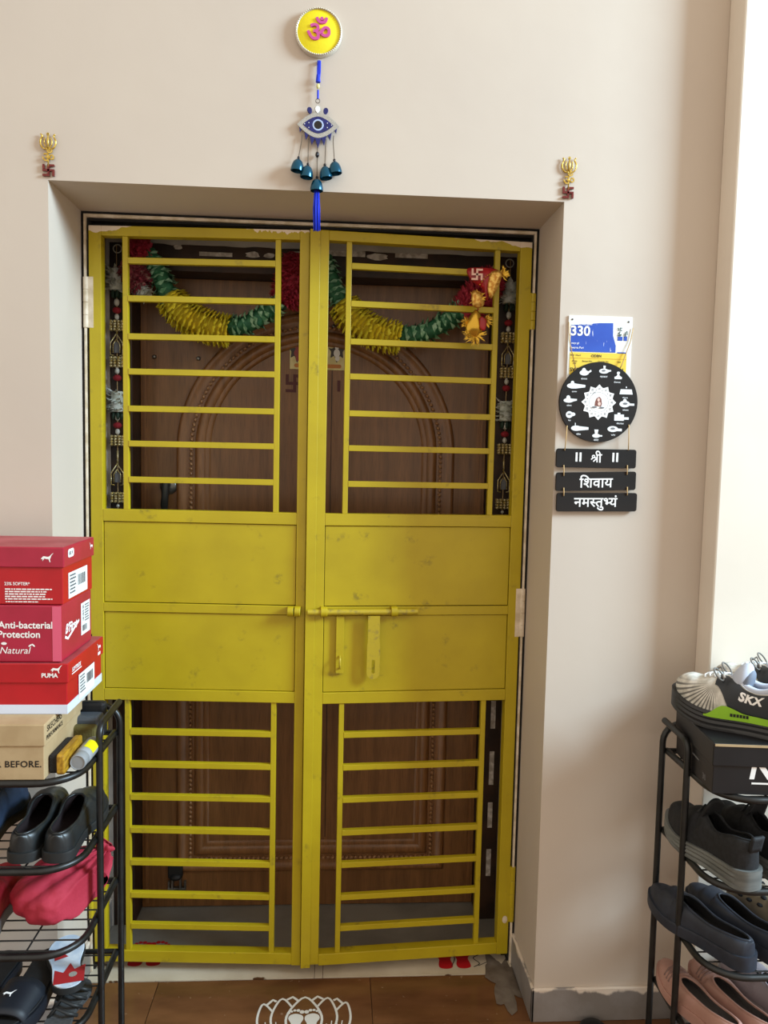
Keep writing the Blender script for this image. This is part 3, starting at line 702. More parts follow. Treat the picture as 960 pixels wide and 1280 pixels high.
nam = stack((T('\u0928'), .569), (T('\u092e'), .612), (clip(text('\u0938', .014), .44), .42), (T('\u0924'), .584), (T('\u0941'), 0), (clip(text('\u092d', .014), .47), .45), (T('\u092f'), .595), (T('\u0902'), 0))
def rrect(x0, z0, x1, z1, r=.006, skew=0.0):
    pts = []
    for cx, cz, a0 in ((x1-r, z0+r, -pi/2), (x1-r, z1-r, 0), (x0+r, z1-r, pi/2), (x0+r, z0+r, pi)):
        pts += [(cx+r*cos(a0+pi/2*k/4), cz+r*sin(a0+pi/2*k/4)) for k in range(5)]
    return [(x, z+skew*(x-1.3465)) for x, z in pts]
for (x0, z0, x1, z1, sk), tm in zip(((1.2445, 1.4835, 1.450, 1.531, .004), (1.246, 1.426, 1.452, 1.473, .03), (1.2495, 1.373, 1.457, 1.420, .016)), (b1, fit(shi, 1.349, 1.450, w=.086), fit(nam, 1.350, 1.395, w=.112))):
    bo = MB().prism(rrect(x0, z0, x1, z1, .006, sk), (0, -.012, 0), AX, AZ, .006).build('board', M_SIGN, sg, bevel=.0006)
    tm = ([(p[0], p[1]+sk*(p[0]-1.3465))+tuple(p[2:]) for p in tm[0]], tm[1])
    lettering('board_lettering', tm, M_WHITE, bo, (0, -.0121, 0), AX, AZ)
    if z1 > 1.5:
        for q in bars: lettering('danda_bar', q, M_WHITE, bo, (0, -.0121, 0), AX, AZ)
for pts in (((1.288, -.009, 1.733), (1.285, -.012, 1.728), (1.267, -.0075, 1.80), (1.2645, -.0068, 1.845)), ((1.399, -.009, 1.735), (1.402, -.012, 1.742), (1.4235, -.0075, 1.803), (1.4285, -.0068, 1.835))):
    MB().tube(pts, .0012, 6).build('cord', M_TWINE, sg, smooth=3)
for pts in (((1.268, -.014, 1.588), (1.267, -.0145, 1.56), (1.265, -.013, 1.526)), ((1.4265, -.014, 1.594), (1.4275, -.0145, 1.56), (1.4285, -.013, 1.53)),
            ((1.264, -.013, 1.489), (1.2645, -.0145, 1.475), (1.265, -.013, 1.462)), ((1.4275, -.013, 1.492), (1.4275, -.0145, 1.48), (1.428, -.013, 1.468)),
            ((1.266, -.013, 1.432), (1.2665, -.0145, 1.422), (1.267, -.013, 1.411)), ((1.430, -.013, 1.437), (1.430, -.0145, 1.425), (1.431, -.013, 1.416))):
    MB().tube(pts, .0014, 6).build('cord', M_TWINE, sg, smooth=3)

# ------------------------------------------------------------------ garland over the wooden door
M_FY = mat('yellow_cloth_petals', '#f4de30', .7, col2='#e2d838', scale=30); M_FG = mat('green_cloth_leaves', '#1c5636', .65, col2='#2f6d48', scale=60); M_FGT = mat('pale_green_leaf_tips', '#9cc0a0', .65, col2='#4f8a62', scale=70); M_FYC = mat('olive_petal_core', '#c9b42a', .8)
M_FR = mat('crimson_cloth_petals', '#a3182c', .7, col2='#c33a50', scale=60); M_FP = mat('dusty_pink_cloth_petals', '#9c3f4d', .7, col2='#d8bfae', scale=70, lo=.55, hi=.75); M_FW = mat('white_cloth_petals', '#d7d8d0', .7, col2='#b9bdb0', scale=40)
gl = thing('door_garland', (.62, .385, 2.10), 'long artificial garland of red, green and yellow flowers strung across the wooden door', 'garland')
GY = .39
def frame_on(path, t):
    n = len(path)-1; x = min(t, .9999)*n; i = int(x); f = x-i
    p = Vector(path[i]).lerp(Vector(path[i+1]), f)
    a = Vector(path[max(i-1, 0)]); c = Vector(path[min(i+2, n)])
    return p, (c-a).normalized()
def petals(name, path2, R, rings, per, lp, wp, m, parent, lean=.3, jit=.25, taper=0.0, y=GY, core=None, tip=None):
    path = [(x, y, z) for x, z in smooth2(path2, 6)]
    b = MB()
    for i in range(rings):
        t = (i+.5)/rings; p, d = frame_on(path, t)
        e1 = d.cross(Vector((0, 1, 0))).normalized(); e2 = d.cross(e1).normalized()
        k = 1-taper*abs(2*t-1)**3
        for j in range(per):
            a = 2*pi*(j+random.random()*.7+.5*(i % 2))/per
            q = e1*cos(a)+e2*sin(a); tn = e2*cos(a)-e1*sin(a)
            ln = lp*k*(1+jit*random.uniform(-1, 1)); le = lean+jit*random.uniform(-1, 1)
            r0 = R*k-ln*.75
            o = p+q*r0; dirv = (q*cos(le)+d*sin(le)).normalized(); up = dirv.cross(tn).normalized()
            w = wp*(1+.3*random.uniform(-1, 1))
            vs = [o-tn*w*.4, o+tn*w*.4, o+dirv*ln*.55+tn*w+up*ln*.12, o+dirv*ln*.55-tn*w+up*ln*.12, o+dirv*ln+up*ln*random.uniform(-.1, .25), o+dirv*ln*.6-up*ln*.04]
            b.mi = 0; b.add(vs, [(0, 1, 5), (1, 2, 5), (3, 0, 5)]); b.mi = 1; b.add([vs[2], vs[4], vs[3], vs[5]], [(0, 1, 3), (1, 2, 3)])
    o = b.build(name, [m, tip or m], parent, smooth=3); o['kind'] = 'stuff'
    c = MB(); n = 10; cp = [frame_on(path, k/n)[0] for k in range(n+1)]; c.tube(cp, R*.62, 10, rad=[R*.62*(1-taper*abs(2*k/n-1)**3) for k in range(n+1)]); c.build(name.split('_')[0]+'_core', core or m, parent, smooth=3)
    return o
petals('green_leaves', [(.135, 2.075), (.165, 2.02), (.198, 1.95)], .040, 9, 8, .036, .0135, M_FG, gl, .75, .3, tip=M_FGT)
petals('yellow_petals', [(.197, 1.953), (.235, 1.905), (.30, 1.870), (.366, 1.857)], .052, 17, 28, .023, .0080, M_FY, gl, .42, .16, .10, core=M_FYC)
petals('green_leaves', [(.368, 1.863), (.43, 1.882), (.505, 1.930)], .040, 9, 8, .036, .0135, M_FG, gl, .75, .3, tip=M_FGT)
petals('red_petals', [(.578, 2.082), (.562, 2.02), (.535, 1.945)], .056, 30, 26, .034, .0045, M_FR, gl, .35, .35, .35)
petals('green_leaves', [(.645, 2.08), (.663, 2.02), (.70, 1.950)], .040, 9, 8, .036, .0135, M_FG, gl, .75, .3, tip=M_FGT)
petals('yellow_petals', [(.70, 1.952), (.735, 1.905), (.80, 1.865), (.868, 1.852)], .053, 17, 28, .023, .0080, M_FY, gl, .42, .16, .10, core=M_FYC)
petals('green_leaves', [(.868, 1.858), (.94, 1.868), (1.0, 1.898), (1.045, 1.935)], .040, 11, 8, .036, .0135, M_FG, gl, .75, .3, tip=M_FGT)
petals('red_petals', [(1.055, 1.92), (1.10, 1.975), (1.15, 2.04)], .052, 30, 24, .036, .004, M_FR, gl, .35, .35, .35)
petals('red_petals', [(.085, 2.075), (.135, 2.088)], .045, 20, 24, .036, .005, M_FR, gl, .35, .35, .5)
petals('pink_petals', [(.075, 2.05), (.105, 2.005), (.12, 1.985)], .046, 20, 20, .036, .005, M_FP, gl, .5, .3, .3)
petals('white_petals', [(.10, 1.982), (.13, 1.955)], .026, 7, 10, .022, .007, M_FW, gl, .5)
b = MB(); b.tube([(x, GY+.012, z) for x, z in smooth2([(.08, 2.105), (.11, 2.09), (.20, 1.95), (.37, 1.858), (.51, 1.935), (.575, 2.09), (.62, 2.11), (.66, 2.06), (.73, 1.92), (.87, 1.852), (1.04, 1.93), (1.15, 2.07), (1.165, 2.10)], 4)], .003, 5)
b.build('string', M_TWINE, gl)

# ------------------------------------------------------------------ bead strings at both jambs
M_BG = mat('gold_plastic_beads', '#a98c3c', .3, .6, col2='#d7c9a0', scale=200); M_BR = mat('red_velvet_ball', '#8d1320', .8); M_BP = mat('pearl_white_bead', '#c9c6ba', .3); M_BGR = mat('dark_green_leaf', '#16301f', .6)
def latkan(x, side):
    t = thing('bead_hanging', (x, .415, 2.1), 'string of gold beads, red balls and white flowers hanging at the '+side+' door jamb', 'door hanging', 'bead strings at the door jambs')
    y = .423
    b = MB(); b.tube([(x, y, 2.1), (x, y, 1.31)], .0011, 5); b.build('string', M_TWINE, t)
    b = MB(); b.tube([(x+.012*cos(a), y+.01, 2.092+.012*sin(a)) for a in [2*pi*i/16 for i in range(16)]], .0018, 6, closed=True); b.build('ring', M_BP, t, smooth=3)
    def flower(z, R, h):
        o = petals('white_petals', [(x, z+h), (x, z-h)], R, 5, 11, R*.85, R*.2, M_FW, t, -.15, .55, y=y)
        b = MB()
        for k in range(5): a = 2*pi*k/5; b.ball((x+.012*cos(a), y+.010*sin(a), z-h-.012), .012, sx=.5, sy=.5, sz=1, n=6, m=4)
        b.build('leaf_cup', M_BGR, t, smooth=3)
    flower(2.0, .034, .03); flower(1.645, .030, .03)
    def bead(z, r, m, n, sz=1): b = MB(); b.ball((x, y, z), r, sz=sz, n=10, m=6); b.build(n, m, t, smooth=3)
    for z in (1.935, 1.60, ): bead(z, .008, M_BP, 'pearl', 1.4)
    for z in (1.912, 1.715, 1.575): bead(z, .013, M_BR, 'red_ball', .75)
    for z in (1.893, 1.735, 1.556): bead(z, .007, M_BP, 'pearl', 1.3)
    def block(z):
        b = MB()
        for r in range(4):
            for c in range(4):
                for d in (-1, 1): b.ball((x-.0165+.011*c, y+.006*d, z+.012-.008*r), .0046, sx=1.2, n=6, m=4)
        b.build('bead_block', M_BG, t, smooth=3)
    block(1.868); block(1.762); block(1.53); block(1.36)
    def lantern(z):
        b = MB()
        for sx in (-1, 1): b.tube([(x, y-.006, z+.036), (x+sx*.018, y-.006, z+.008), (x+sx*.018, y-.006, z-.026), (x+sx*.008, y-.006, z-.028)], .0018, 6); b.tube([(x, y-.006, z+.02), (x+sx*.010, y-.006, z+.004), (x+sx*.010, y-.006, z-.02)], .0014, 6)
        b.tube([(x, y, z+.036), (x, y, z+.075)], .003, 6); b.build('gilt_lantern', M_BG, t, smooth=3)
        MB().box(x-.008, x+.008, y-.003, y+.003, z-.02, z+.012).build('lantern_core', M_GREYINK, t)
    lantern(1.808); lantern(1.425)
    bead(1.745, .004, M_BP, 'pearl'); bead(1.335, .005, M_BP, 'pearl')
latkan(.0385, 'left'); latkan(1.207, 'right')

# ------------------------------------------------------------------ red and gold votive bundle tied to the right gate leaf
M_RED = mat('red_satin', '#a5141a', .4, col2='#8a0f16', scale=30); M_TIN = mat('gold_tinsel', '#d0a43a', .22, .85); M_GCL = mat('gold_brocade', '#b57a2a', .3, .6, col2='#e3bb62', scale=120)
vb = thing('votive_bundle', (1.08, .198, 1.92), 'red and gold tinsel votive bundle with a swastika tied to the right gate leaf', 'offering')
VY = .176
def cloth(name, pts, m, y, puff, thick=.006):
    """padded piece of cloth with the outline pts"""
    n = len(pts); cx = sum(p[0] for p in pts)/n; cz = sum(p[1] for p in pts)/n; b = MB(); K = 5; vs = []
    for s in (-1, 1):
        for k in range(K+1):
            f = k/K
            for p in pts: vs.append((cx+(p[0]-cx)*f, y+s*(thick/2+puff*(1-f*f))+.002*sin(40*p[0]+30*p[1])*f, cz+(p[1]-cz)*f))
    fs = []
    for s in range(2):
        o = s*(K+1)*n
        for k in range(K):
            for i in range(n):
                q = (o+k*n+i, o+k*n+(i+1) % n, o+(k+1)*n+(i+1) % n, o+(k+1)*n+i); fs.append(q if s == 0 else q[::-1])
    for i in range(n): fs.append((K*n+i, K*n+(i+1) % n, (2*K+1)*n+(i+1) % n, (2*K+1)*n+i))
    return b.add(vs, fs).build(name, m, vb, smooth=3, merge=1e-5)
cl = cloth('red_cloth', smooth2([(1.036, 2.01), (1.075, 2.013), (1.118, 2.008), (1.128, 1.985), (1.108, 1.955), (1.09, 1.925), (1.078, 1.96), (1.052, 1.975), (1.04, 1.99)], 3, True), M_RED, VY, .010)
cloth('gold_cloth', smooth2([(1.098, 2.0), (1.126, 2.0), (1.120, 1.965), (1.10, 1.93), (1.09, 1.96)], 3, True), M_GCL, VY-.012, .006)
raised('swastika', [swastika(1.060, 1.992, .015)][0], mat('pale_satin_ribbon', '#e0b3a0', .4), vb, VY-.0135, .002)
b = MB()
for k in range(9):
    f = k/8; b.ball((1.068+.04*f, VY-.017, 1.965+.028*sin(f*2.2)), .0022, n=6, m=4)
b.build('sequin_trim', M_TIN, vb, smooth=3)
cloth('gold_cloth', smooth2([(1.05, 1.95), (1.075, 1.945), (1.083, 1.915), (1.066, 1.905), (1.05, 1.915)], 3, True), M_GCL, VY-.006, .008)
cloth('gold_cloth', smooth2([(1.058, 1.90), (1.075, 1.885), (1.082, 1.85), (1.065, 1.825), (1.042, 1.832), (1.034, 1.86)], 3, True), M_TIN, VY-.004, .014)
cloth('red_cloth', smooth2([(1.072, 1.88), (1.088, 1.87), (1.085, 1.845), (1.072, 1.85)], 3, True), M_RED, VY-.016, .004)
b = MB()
def burst(cx, cz, n, L, a0=0, a1=2*pi):
    for _ in range(n):
        a = random.uniform(a0, a1); l = L*random.uniform(.5, 1); e = random.uniform(-.6, .25); w = .0013
        d = Vector((cos(a), e, sin(a))).normalized(); p = Vector((cx, VY-.006, cz)); t = Vector((-sin(a), 0, cos(a)))
        m_ = p+d*l*.6+t*l*.12*random.uniform(-1, 1); q = p+d*l
        b.add([p-t*w, p+t*w, m_+t*w, m_-t*w, q], [(0, 1, 2, 3), (3, 2, 4)])
burst(1.128, 1.995, 40, .026, -1, 1.6); burst(1.065, 1.93, 50, .028); burst(1.06, 1.835, 90, .038, pi*.9, 2.1*pi); burst(1.085, 1.87, 40, .028, -1, 1.2); burst(1.04, 1.865, 30, .024, 2, 4.2)
o = b.build('tinsel', M_TIN, vb); o['kind'] = 'stuff'
b = MB(); b.tube([(1.08, VY, 2.0), (1.09, .205, 2.012), (1.10, .226, 2.008)], .002, 6); b.tube([(1.06, VY, 1.95), (1.07, .19, 1.93), (1.068, VY, 1.88)], .002, 6); b.build('tie', M_RED, vb)

# ------------------------------------------------------------------ stickers on the floor
M_STW = mat('white_sticker', '#d9d6cf', .5); M_STR = mat('red_sticker', '#b3121c', .45)
XY = ((1, 0, 0), (0, 1, 0))
lo = thing('lotus_floor_sticker', (.63, .02, .0003), 'white lotus floor sticker with two footprints, on the brown tiles in front of the gate', 'floor sticker')
LX, LY, LK = .63, -.055, 1.0
def petal_o(cx, base, w, h, lean, tip=1.0):
    L = [(-.25, 0), (-.9, .3), (-1.0, .55), (-.6, .82), (0, 1), (.6, .82), (1.0, .55), (.9, .3), (.25, 0)]
    pts = smooth2(L, 3)
    return [(cx+w*x+lean*(z**1.3), base+h*z) for x, z in pts]
tms = []
def inside(p, poly):
    c = False; j = len(poly)-1
    for i in range(len(poly)):
        a, d = poly[i], poly[j]
        if (a[1] > p[1]) != (d[1] > p[1]) and p[0] < (d[0]-a[0])*(p[1]-a[1])/(d[1]-a[1]+1e-12)+a[0]: c = not c
        j = i
    return c
def outside_runs(pts, polys):
    runs = [[]]
    for p in pts:
        if any(inside(p, q) for q in polys): 
            if runs[-1]: runs.append([])
        else: runs[-1].append(p)
    return [r for r in runs if len(r) > 1]
def dense2(pts, k=4): return [(a[0]+(c[0]-a[0])*i/k, a[1]+(c[1]-a[1])*i/k) for a, c in zip(pts, pts[1:]) for i in range(k)]+[pts[-1]]
p1 = petal_o(LX, LY, .047, .16, 0); tms.append(stroke(p1, .0065))
for s in (-1, 1):
    p2 = petal_o(LX+s*.046, LY, .035, .156, s*.016); p3 = petal_o(LX+s*.082, LY-.005, .028, .142, s*.03)
    for r in outside_runs(dense2(p2), [p1]): tms.append(stroke(r, .006))
    for r in outside_runs(dense2(p3), [p1, p2]): tms.append(stroke(r, .006))
    for q in ([(LX+s*.020, LY+.148), (LX+s*.034, LY+.162), (LX+s*.055, LY+.148)], [(LX+s*.068, LY+.138), (LX+s*.088, LY+.152), (LX+s*.104, LY+.132)]):
        for r in outside_runs(dense2(q), [p1, p2, p3]): tms.append(stroke(r, .007))
    for k in range(4): tms.append(stroke([(LX+s*(.056+.013*k), LY+.02), (LX+s*(.060+.014*k), LY+.06+.01*(k % 2))], .0026))
def foot(cx, cy, k, s):
    sole_ = [(0, 0), (.42, .12), (.46, .5), (.38, .95), (.62, 1.45), (.5, 1.85), (.05, 2.0), (-.45, 1.8), (-.55, 1.4), (-.35, .9), (-.45, .45), (-.36, .1)]
    tm = [fan([(cx+s*x*k, cy+y*k) for x, y in smooth2(sole_, 3, True)][::s])]
    for i, (x, y, r) in enumerate(((-.42, 2.18, .2), (-.12, 2.35, .15), (.16, 2.36, .13), (.4, 2.25, .12), (.6, 2.08, .11))): tm.append(ell(cx+s*x*k, cy+y*k, r*k, r*k, 8))
    return join2(*tm)
tms += [foot(LX-.0205, LY+.03, .034, -1), foot(LX+.0205, LY+.03, .034, 1)]
b = MB(); b.flat(join2(*tms), (0, 0, .0004), *XY); b.build('sticker', M_STW, lo)
M_STD = mat('black_sticker_line', '#1d1a17', .6)
def feet(x, y, side):
    t = thing('footprint_sticker', (x, y, .0024), 'pair of red footprint stickers on the cream threshold at its '+side+' end', 'floor sticker', 'red footprint stickers on the threshold')
    b = MB(); b.flat(join2(foot(x-.026, y-.056, .046, -1), foot(x+.026, y-.056, .046, 1)), (0, 0, .0026), *XY); b.build('footprint', M_STR, t)
    if side == 'right':
        b = MB(); c = [stroke(smooth2([(x+.055, y-.05), (x+.075, y-.035), (x+.06, y-.01), (x+.085, y+.01), (x+.07, y+.035)], 4), .003), stroke([(x+.07, y-.045), (x+.125, y-.015)], .0025), stroke(smooth2([(x-.01, y-.045), (x+.004, y-.01), (x-.004, y+.02)], 3), .0025)]
        b.flat(join2(*c), (0, 0, .0026), *XY); b.build('print_line', M_STD, t)
feet(.152, .30, 'left'); feet(1.066, .262, 'right')

# round black rubber stop on the floor by the skirting
t = thing('rubber_stop', (1.392, -.045, 0), 'small round black rubber stop on the floor below the black sign', 'door stop')
MB().lathe([(.036, 0), (.038, .004), (.036, .014), (.03, .019), (.012, .021), (0, .021)], (1.392, -.05, 0), 24).build('body', mat('glossy_black_rubber', '#0c0c0c', .25), t, smooth=.8)

# ------------------------------------------------------------------ black tube shoe racks
def rack(x, s, yb, yp, yf, zs, ztop, width, label):
    """x: side nearest the doorway; s: +1 runs to the right, -1 to the left"""
    t = thing('shoe_rack', (x+s*width/2, (yb+yf)/2, 0), label, 'shoe rack', 'black shoe racks beside the doorway')
    r = .0078; x2 = x+s*width
    for xx, q in ((x, s), (x2, -s)):
        # front post bends over into the top side bar
        b = MB(); c = .025
        pts = [(xx, yp, .0), (xx, yp, ztop-c)]+[(xx, yp+c*(1-cos(a)), ztop-c+c*sin(a)) for a in [pi/2*i/5 for i in range(1, 6)]]+[(xx, yb-.004, ztop+.004)]
        b.tube(pts, r, 10); b.build('front_post', M_BLK, t, smooth=.9)
        b = MB(); b.tube([(xx, yp, .0), (xx, yp, .018)], r*1.3, 10); b.tube([(xx, yb, .0), (xx, yb, .018)], r*1.3, 10); b.build('foot_cap', mat('black_plastic', '#101010', .55), t, smooth=.9)
    # back arch: both back posts and the top rail in one bent tube
    b = MB(); c = .045; z = ztop-.006
    pts = [(x, yb, 0), (x, yb, z-c)]+[(x+s*c*(1-cos(a)), yb, z-c+c*sin(a)) for a in [pi/2*i/6 for i in range(1, 7)]]
    pts += [(x2-s*c*(1-cos(a)), yb, z-c+c*sin(a)) for a in [pi/2*i/6 for i in range(6, 0, -1)]]+[(x2, yb, z-c), (x2, yb, 0)]
    b.tube(pts, r, 10); b.build('back_frame', M_BLK, t, smooth=.9)
    for z in zs:
        b = MB(); c = .085; e = .0115
        xa, xb = x+s*e, x2-s*e
        pts = [(xa, yb, z)]+[(xa+s*c*(1-cos(a)), yf+c-c*sin(a), z) for a in [pi/2*i/8 for i in range(0, 9)]]
        pts += [(xb-s*c*(1-cos(a)), yf+c-c*sin(a), z) for a in [pi/2*i/8 for i in range(8, -1, -1)]]+[(xb, yb, z)]
        b.tube(pts, r, 10); b.tube([(xa, yb, z), (xb, yb, z)], r*.8, 8)
        sh = b.build('shelf_rail', M_BLK, t, smooth=.9)
        n = 8
        for k in range(n):
            y = yf+.02+(yb-yf-.035)*k/(n-1); ins = e
            if y < yf+c: ins = e+c*(1-sqrt(max(0, 1-((yf+c-y)/c)**2)))
            b = MB(); b.tube([(x+s*(ins), y, z), (x2-s*(ins), y, z)], .0018, 6, caps=False); b.build('wire', M_WIRE, sh)
        for f in (.2, .5, .8):
            xx = x+s*width*f; b = MB(); b.tube([(xx, yb, z-.003), (xx, yf, z-.003)], .0022, 6); b.build('cross_wire', M_WIRE, sh)
    return t
ZL = [.812, .622, .434, .247]; ZR = [.788, .585, .39, .19]; RR = .0078
rack(.172, -1, -.045, -.205, -.335, ZL, .886, .62, 'black tube shoe rack on the left of the doorway, red shoeboxes stacked on top')
rack(1.512, 1, -.11, -.243, -.385, ZR, .862, .62, 'black tube shoe rack on the right of the doorway, a sneaker on top')

# ------------------------------------------------------------------ shoeboxes
M_REDB = mat('red_card', '#b50f1b', .45, col2='#aa0d19', scale=12); M_REDT = mat('dusty_red_card', '#9c3a40', .55, col2='#b05055', scale=9); M_PINKB = mat('raspberry_card', '#ab1d3a', .4, col2='#a01933', scale=10)
M_KRAFT = mat('kraft_card', '#b39a74', .75, col2='#a88e68', scale=14); M_BLKB = mat('black_card', '#0f0e11', .45, col2='#151417', scale=10); M_BASE = mat('pale_blue_card', '#cfd6e6', .6)
def barcode(b_o, ax, ay, w, h, n=14):
    x = 0; tm = []
    for k in range(n):
        ww = random.choice((.3, .5, .9))*w/n; tm.append(rect(x, 0, x+ww, h)); x += w/n
    return join2(*tm)
def lines(w, n, lh, seed):
    R = random.Random(seed); tm = []
    for k in range(n):
        x = 0; end = w*R.uniform(.8, 1)
        while x < end:
            l = min(R.uniform(.03, .12)*w, end-x); tm.append(rect(x, -k*lh, x+l, -k*lh+lh*.5)); x += l+.015*w
    return join2(*tm)
def turned(tm): return [(p[1], p[0]) for p in tm[0]], [f[::-1] for f in tm[1]]
CAT = smooth2([(-1, -.25), (-.75, .05), (-.55, .18), (-.2, .12), (.2, .1), (.5, .32), (.72, .55), (1.0, .72), (.82, .5), (.62, .22), (.55, -.05), (.42, -.3), (.5, -.75), (.34, -.72), (.2, -.3), (-.1, -.28), (-.45, -.2), (-.62, -.42), (-.8, -.62), (-.72, -.35), (-.85, -.28)], 2, True)
def cat(cx, cy, w, flip=1): return ([(cx+flip*x*w/2, cy+y*w/2) for x, y in CAT], [tuple(range(len(CAT)))])
def cat_tri(cx, cy, w, flip=1):
    vs, fs = cat(cx, cy, w, flip); bm = bmesh.new(); vv = [bm.verts.new((x, y, 0)) for x, y in vs]
    bmesh.ops.triangle_fill(bm, edges=[bm.edges.new((vv[i], vv[(i+1) % len(vv)])) for i in range(len(vv))], use_beauty=True); bm.verts.index_update()
    r = ([(v.co.x, v.co.y) for v in bm.verts], [tuple(v.index for v in f.verts) for f in bm.faces]); bm.free(); return r
def shoebox(name, loc, rz, L, D, H, lidh, mbody, mlid, mtop, label, over=.004, base=None):
    """front right bottom corner at loc; box runs L to the left and D to the back (local x from -L to 0, y from 0 to D)"""
    t = thing(name, loc, label, 'shoebox', 'shoeboxes on the racks', rz)
    MB().box(-L, 0, 0, D, 0, H-.002).build('body', mbody, t, bevel=.0015, local=True)
    b = MB(); b.box(-L-over, over, -over, D+over, H-lidh, H); l = b.build('lid', mlid, t, bevel=.002, local=True)
    MB().box(-L-over+.002, over-.002, -over+.002, D+over-.002, H-.0005, H+.0006).build('lid_top', mtop, l, local=True)
    if base:
        MB().box(-L-.0008, .0008, -.0008, D+.0008, 0, .02).build('base_band', base, t, local=True)
    return t, l
FX, FZ = (1, 0, 0), (0, 0, 1)            # front face
SY = (0, 1, 0)                           # right end face: across = +y
def pr(name, tm, m, par, o, ax, ay, many=True): return lettering(name, tm, m, par, o, ax, ay, local=True, many=many)
zb = ZL[0]+RR
# kraft box at the bottom
L1, D1, H1 = .33, .225, .118
k, kl = shoebox('shoebox', (.100, -.335, zb), 0, L1, D1, H1, .046, M_KRAFT, M_KRAFT, M_KRAFT, 'plain brown kraft shoebox with black print, bottom of the stack on the left rack', over=.003)
pr('front_lettering', fit(text('LIKE NEVER BEFORE.', .02, 0, 1.08), -.098, .034, w=.185), M_INK, k, (0, 0, 0), FX, FZ)
pr('end_lettering', join2(fit(text('SKECHERS', .012), .052, .033, w=.085), fit(text('PERFORMANCE', .016), .052, .015, w=.092)), M_INK, kl, (.003, 0, H1-.046), SY, FZ)
# red box with white stripe at its foot
z2 = zb+H1+.0012; H2 = .110
r3, l3 = shoebox('shoebox', (.127, -.275, z2), radians(0), .34, .235, H2, .042, M_REDB, M_REDB, M_REDT, 'bright red shoebox with a pale stripe round its foot, below the pink-red box', base=M_BASE)
pr('front_lettering', join2(cat_tri(-.020, .031, .024, 1), fit(text('PUMA', .035), -.034, .017, w=.034)), M_WHITE, l3, (0, -.004, H2-.042), FX, FZ)
pr('end_lettering', join2(fit(text('SOFTRIDE', .025, .2), .048, .022, w=.056), rect(.018, .012, .08, .0145), cat_tri(.205, .026, .026, -1), rect(.196, .006, .214, .013)), M_WHITE, l3, (.004, 0, H2-.042), SY, FZ)
pr('end_label', rect(.07, .008, .178, .064), M_PAPER, r3, (.0009, 0, 0), SY, FZ, False)
pr('label_print', join2(shift(barcode(0, 0, 0, .045, .022), .122, .03), shift(lines(.035, 6, .007, 3), .078, .055)), M_GREYINK, r3, (.0013, 0, 0), SY, FZ)
# raspberry box in the middle
z3 = z2+H2+.0014; H3 = .124
r2 = thing('shoebox', (.116, -.275, z3), 'pink-red shoebox printed with Anti-bacterial Protection, second from the top of the left stack', 'shoebox', 'shoeboxes on the racks')
b = MB(); b.box(-.33, 0, 0, .20, 0, H3); b.build('body', M_PINKB, r2, bevel=.004, local=True)
b = MB(); b.box(-.018, .0006, -.0006, .0, .003, H3-.003); b.build('corner_tape', mat('shiny_pink_tape', '#d85a76', .3), r2, bevel=.002, local=True)
pr('front_lettering', join2(shift(text('Anti-bacterial', .02), -.129, .074, .0205), shift(text('Protection', .02), -.131, .054, .0205), shift(text('Natural', 0, .25), -.128, .0195, .0205)), M_WHITE, r2, (0, 0, 0), FX, FZ)
pr('leaf_mark', join2(ell(-.064, .037, .0045, .0018, 10, .6), ell(-.0575, .0375, .0045, .0018, 10, 2.4), ell(-.118, .041, .006, .003, 12)), M_WHITE, r2, (0, 0, 0), FX, FZ)
pr('end_lettering', join2(fit(text("B'First", .03, .35), .062, .066, w=.075), stroke([(.022, .050), (.04, .043), (.112, .068)], .006)), M_WHITE, r2, (0, 0, 0), SY, FZ)
pr('end_label', rect(.125, .028, .186, .102), M_PAPER, r2, (0, 0, 0), SY, FZ, False)
pr('label_print', join2(shift(barcode(0, 0, 0, .03, .014), .133, .036), shift(turned(barcode(0, 0, 0, .036, .007)), .136, .06), shift(lines(.03, 7, .006, 5), .15, .093)), M_GREYINK, r2, (.0004, 0, 0), SY, FZ)
# top red box
z4 = z3+H3+.0012; H4 = .122
r1, l1 = shoebox('shoebox', (.121, -.275, z4), 0, .33, .19, H4, .043, M_REDB, M_PINKB, M_REDT, 'red shoebox with a dusty lid and white leaping cat print, topmost of the left stack')
pr('front_lettering', join2(cat_tri(-.030, .022, .026, 1)), M_WHITE, l1, (0, -.004, H4-.043), FX, FZ, False)
pr('front_lettering', join2(fit(text('23% SOFTER*', .012, 0, .95), -.094, .044, w=.052), shift(lines(.098, 5, .0052, 2), -.119, .031), shift(lines(.08, 1, .004, 4), -.118, .0045)), M_WHITE, r1, (0, 0, 0), FX, FZ)
pr('end_lettering', cat_tri(.172, .026, .022, -1), M_WHITE, l1, (.004, 0, H4-.043), SY, FZ, False)
pr('end_label', fan(rrect(.020-1.3465*0, .018, .056, .036, .006)), M_PAPER, l1, (.004, 0, H4-.043), SY, FZ, False)
pr('label_print', fit(text('UK 9', .02), .036, .027, h=.008), M_GREYINK, l1, (.0045, 0, H4-.043), SY, FZ)
pr('end_label', rect(.032, .006, .155, .062), M_PAPER, r1, (0, 0, 0), SY, FZ, False)
pr('label_print', join2(shift(barcode(0, 0, 0, .05, .024), .092, .026), shift(lines(.04, 6, .0075, 9), .04, .053)), M_GREYINK, r1, (.0004, 0, 0), SY, FZ)
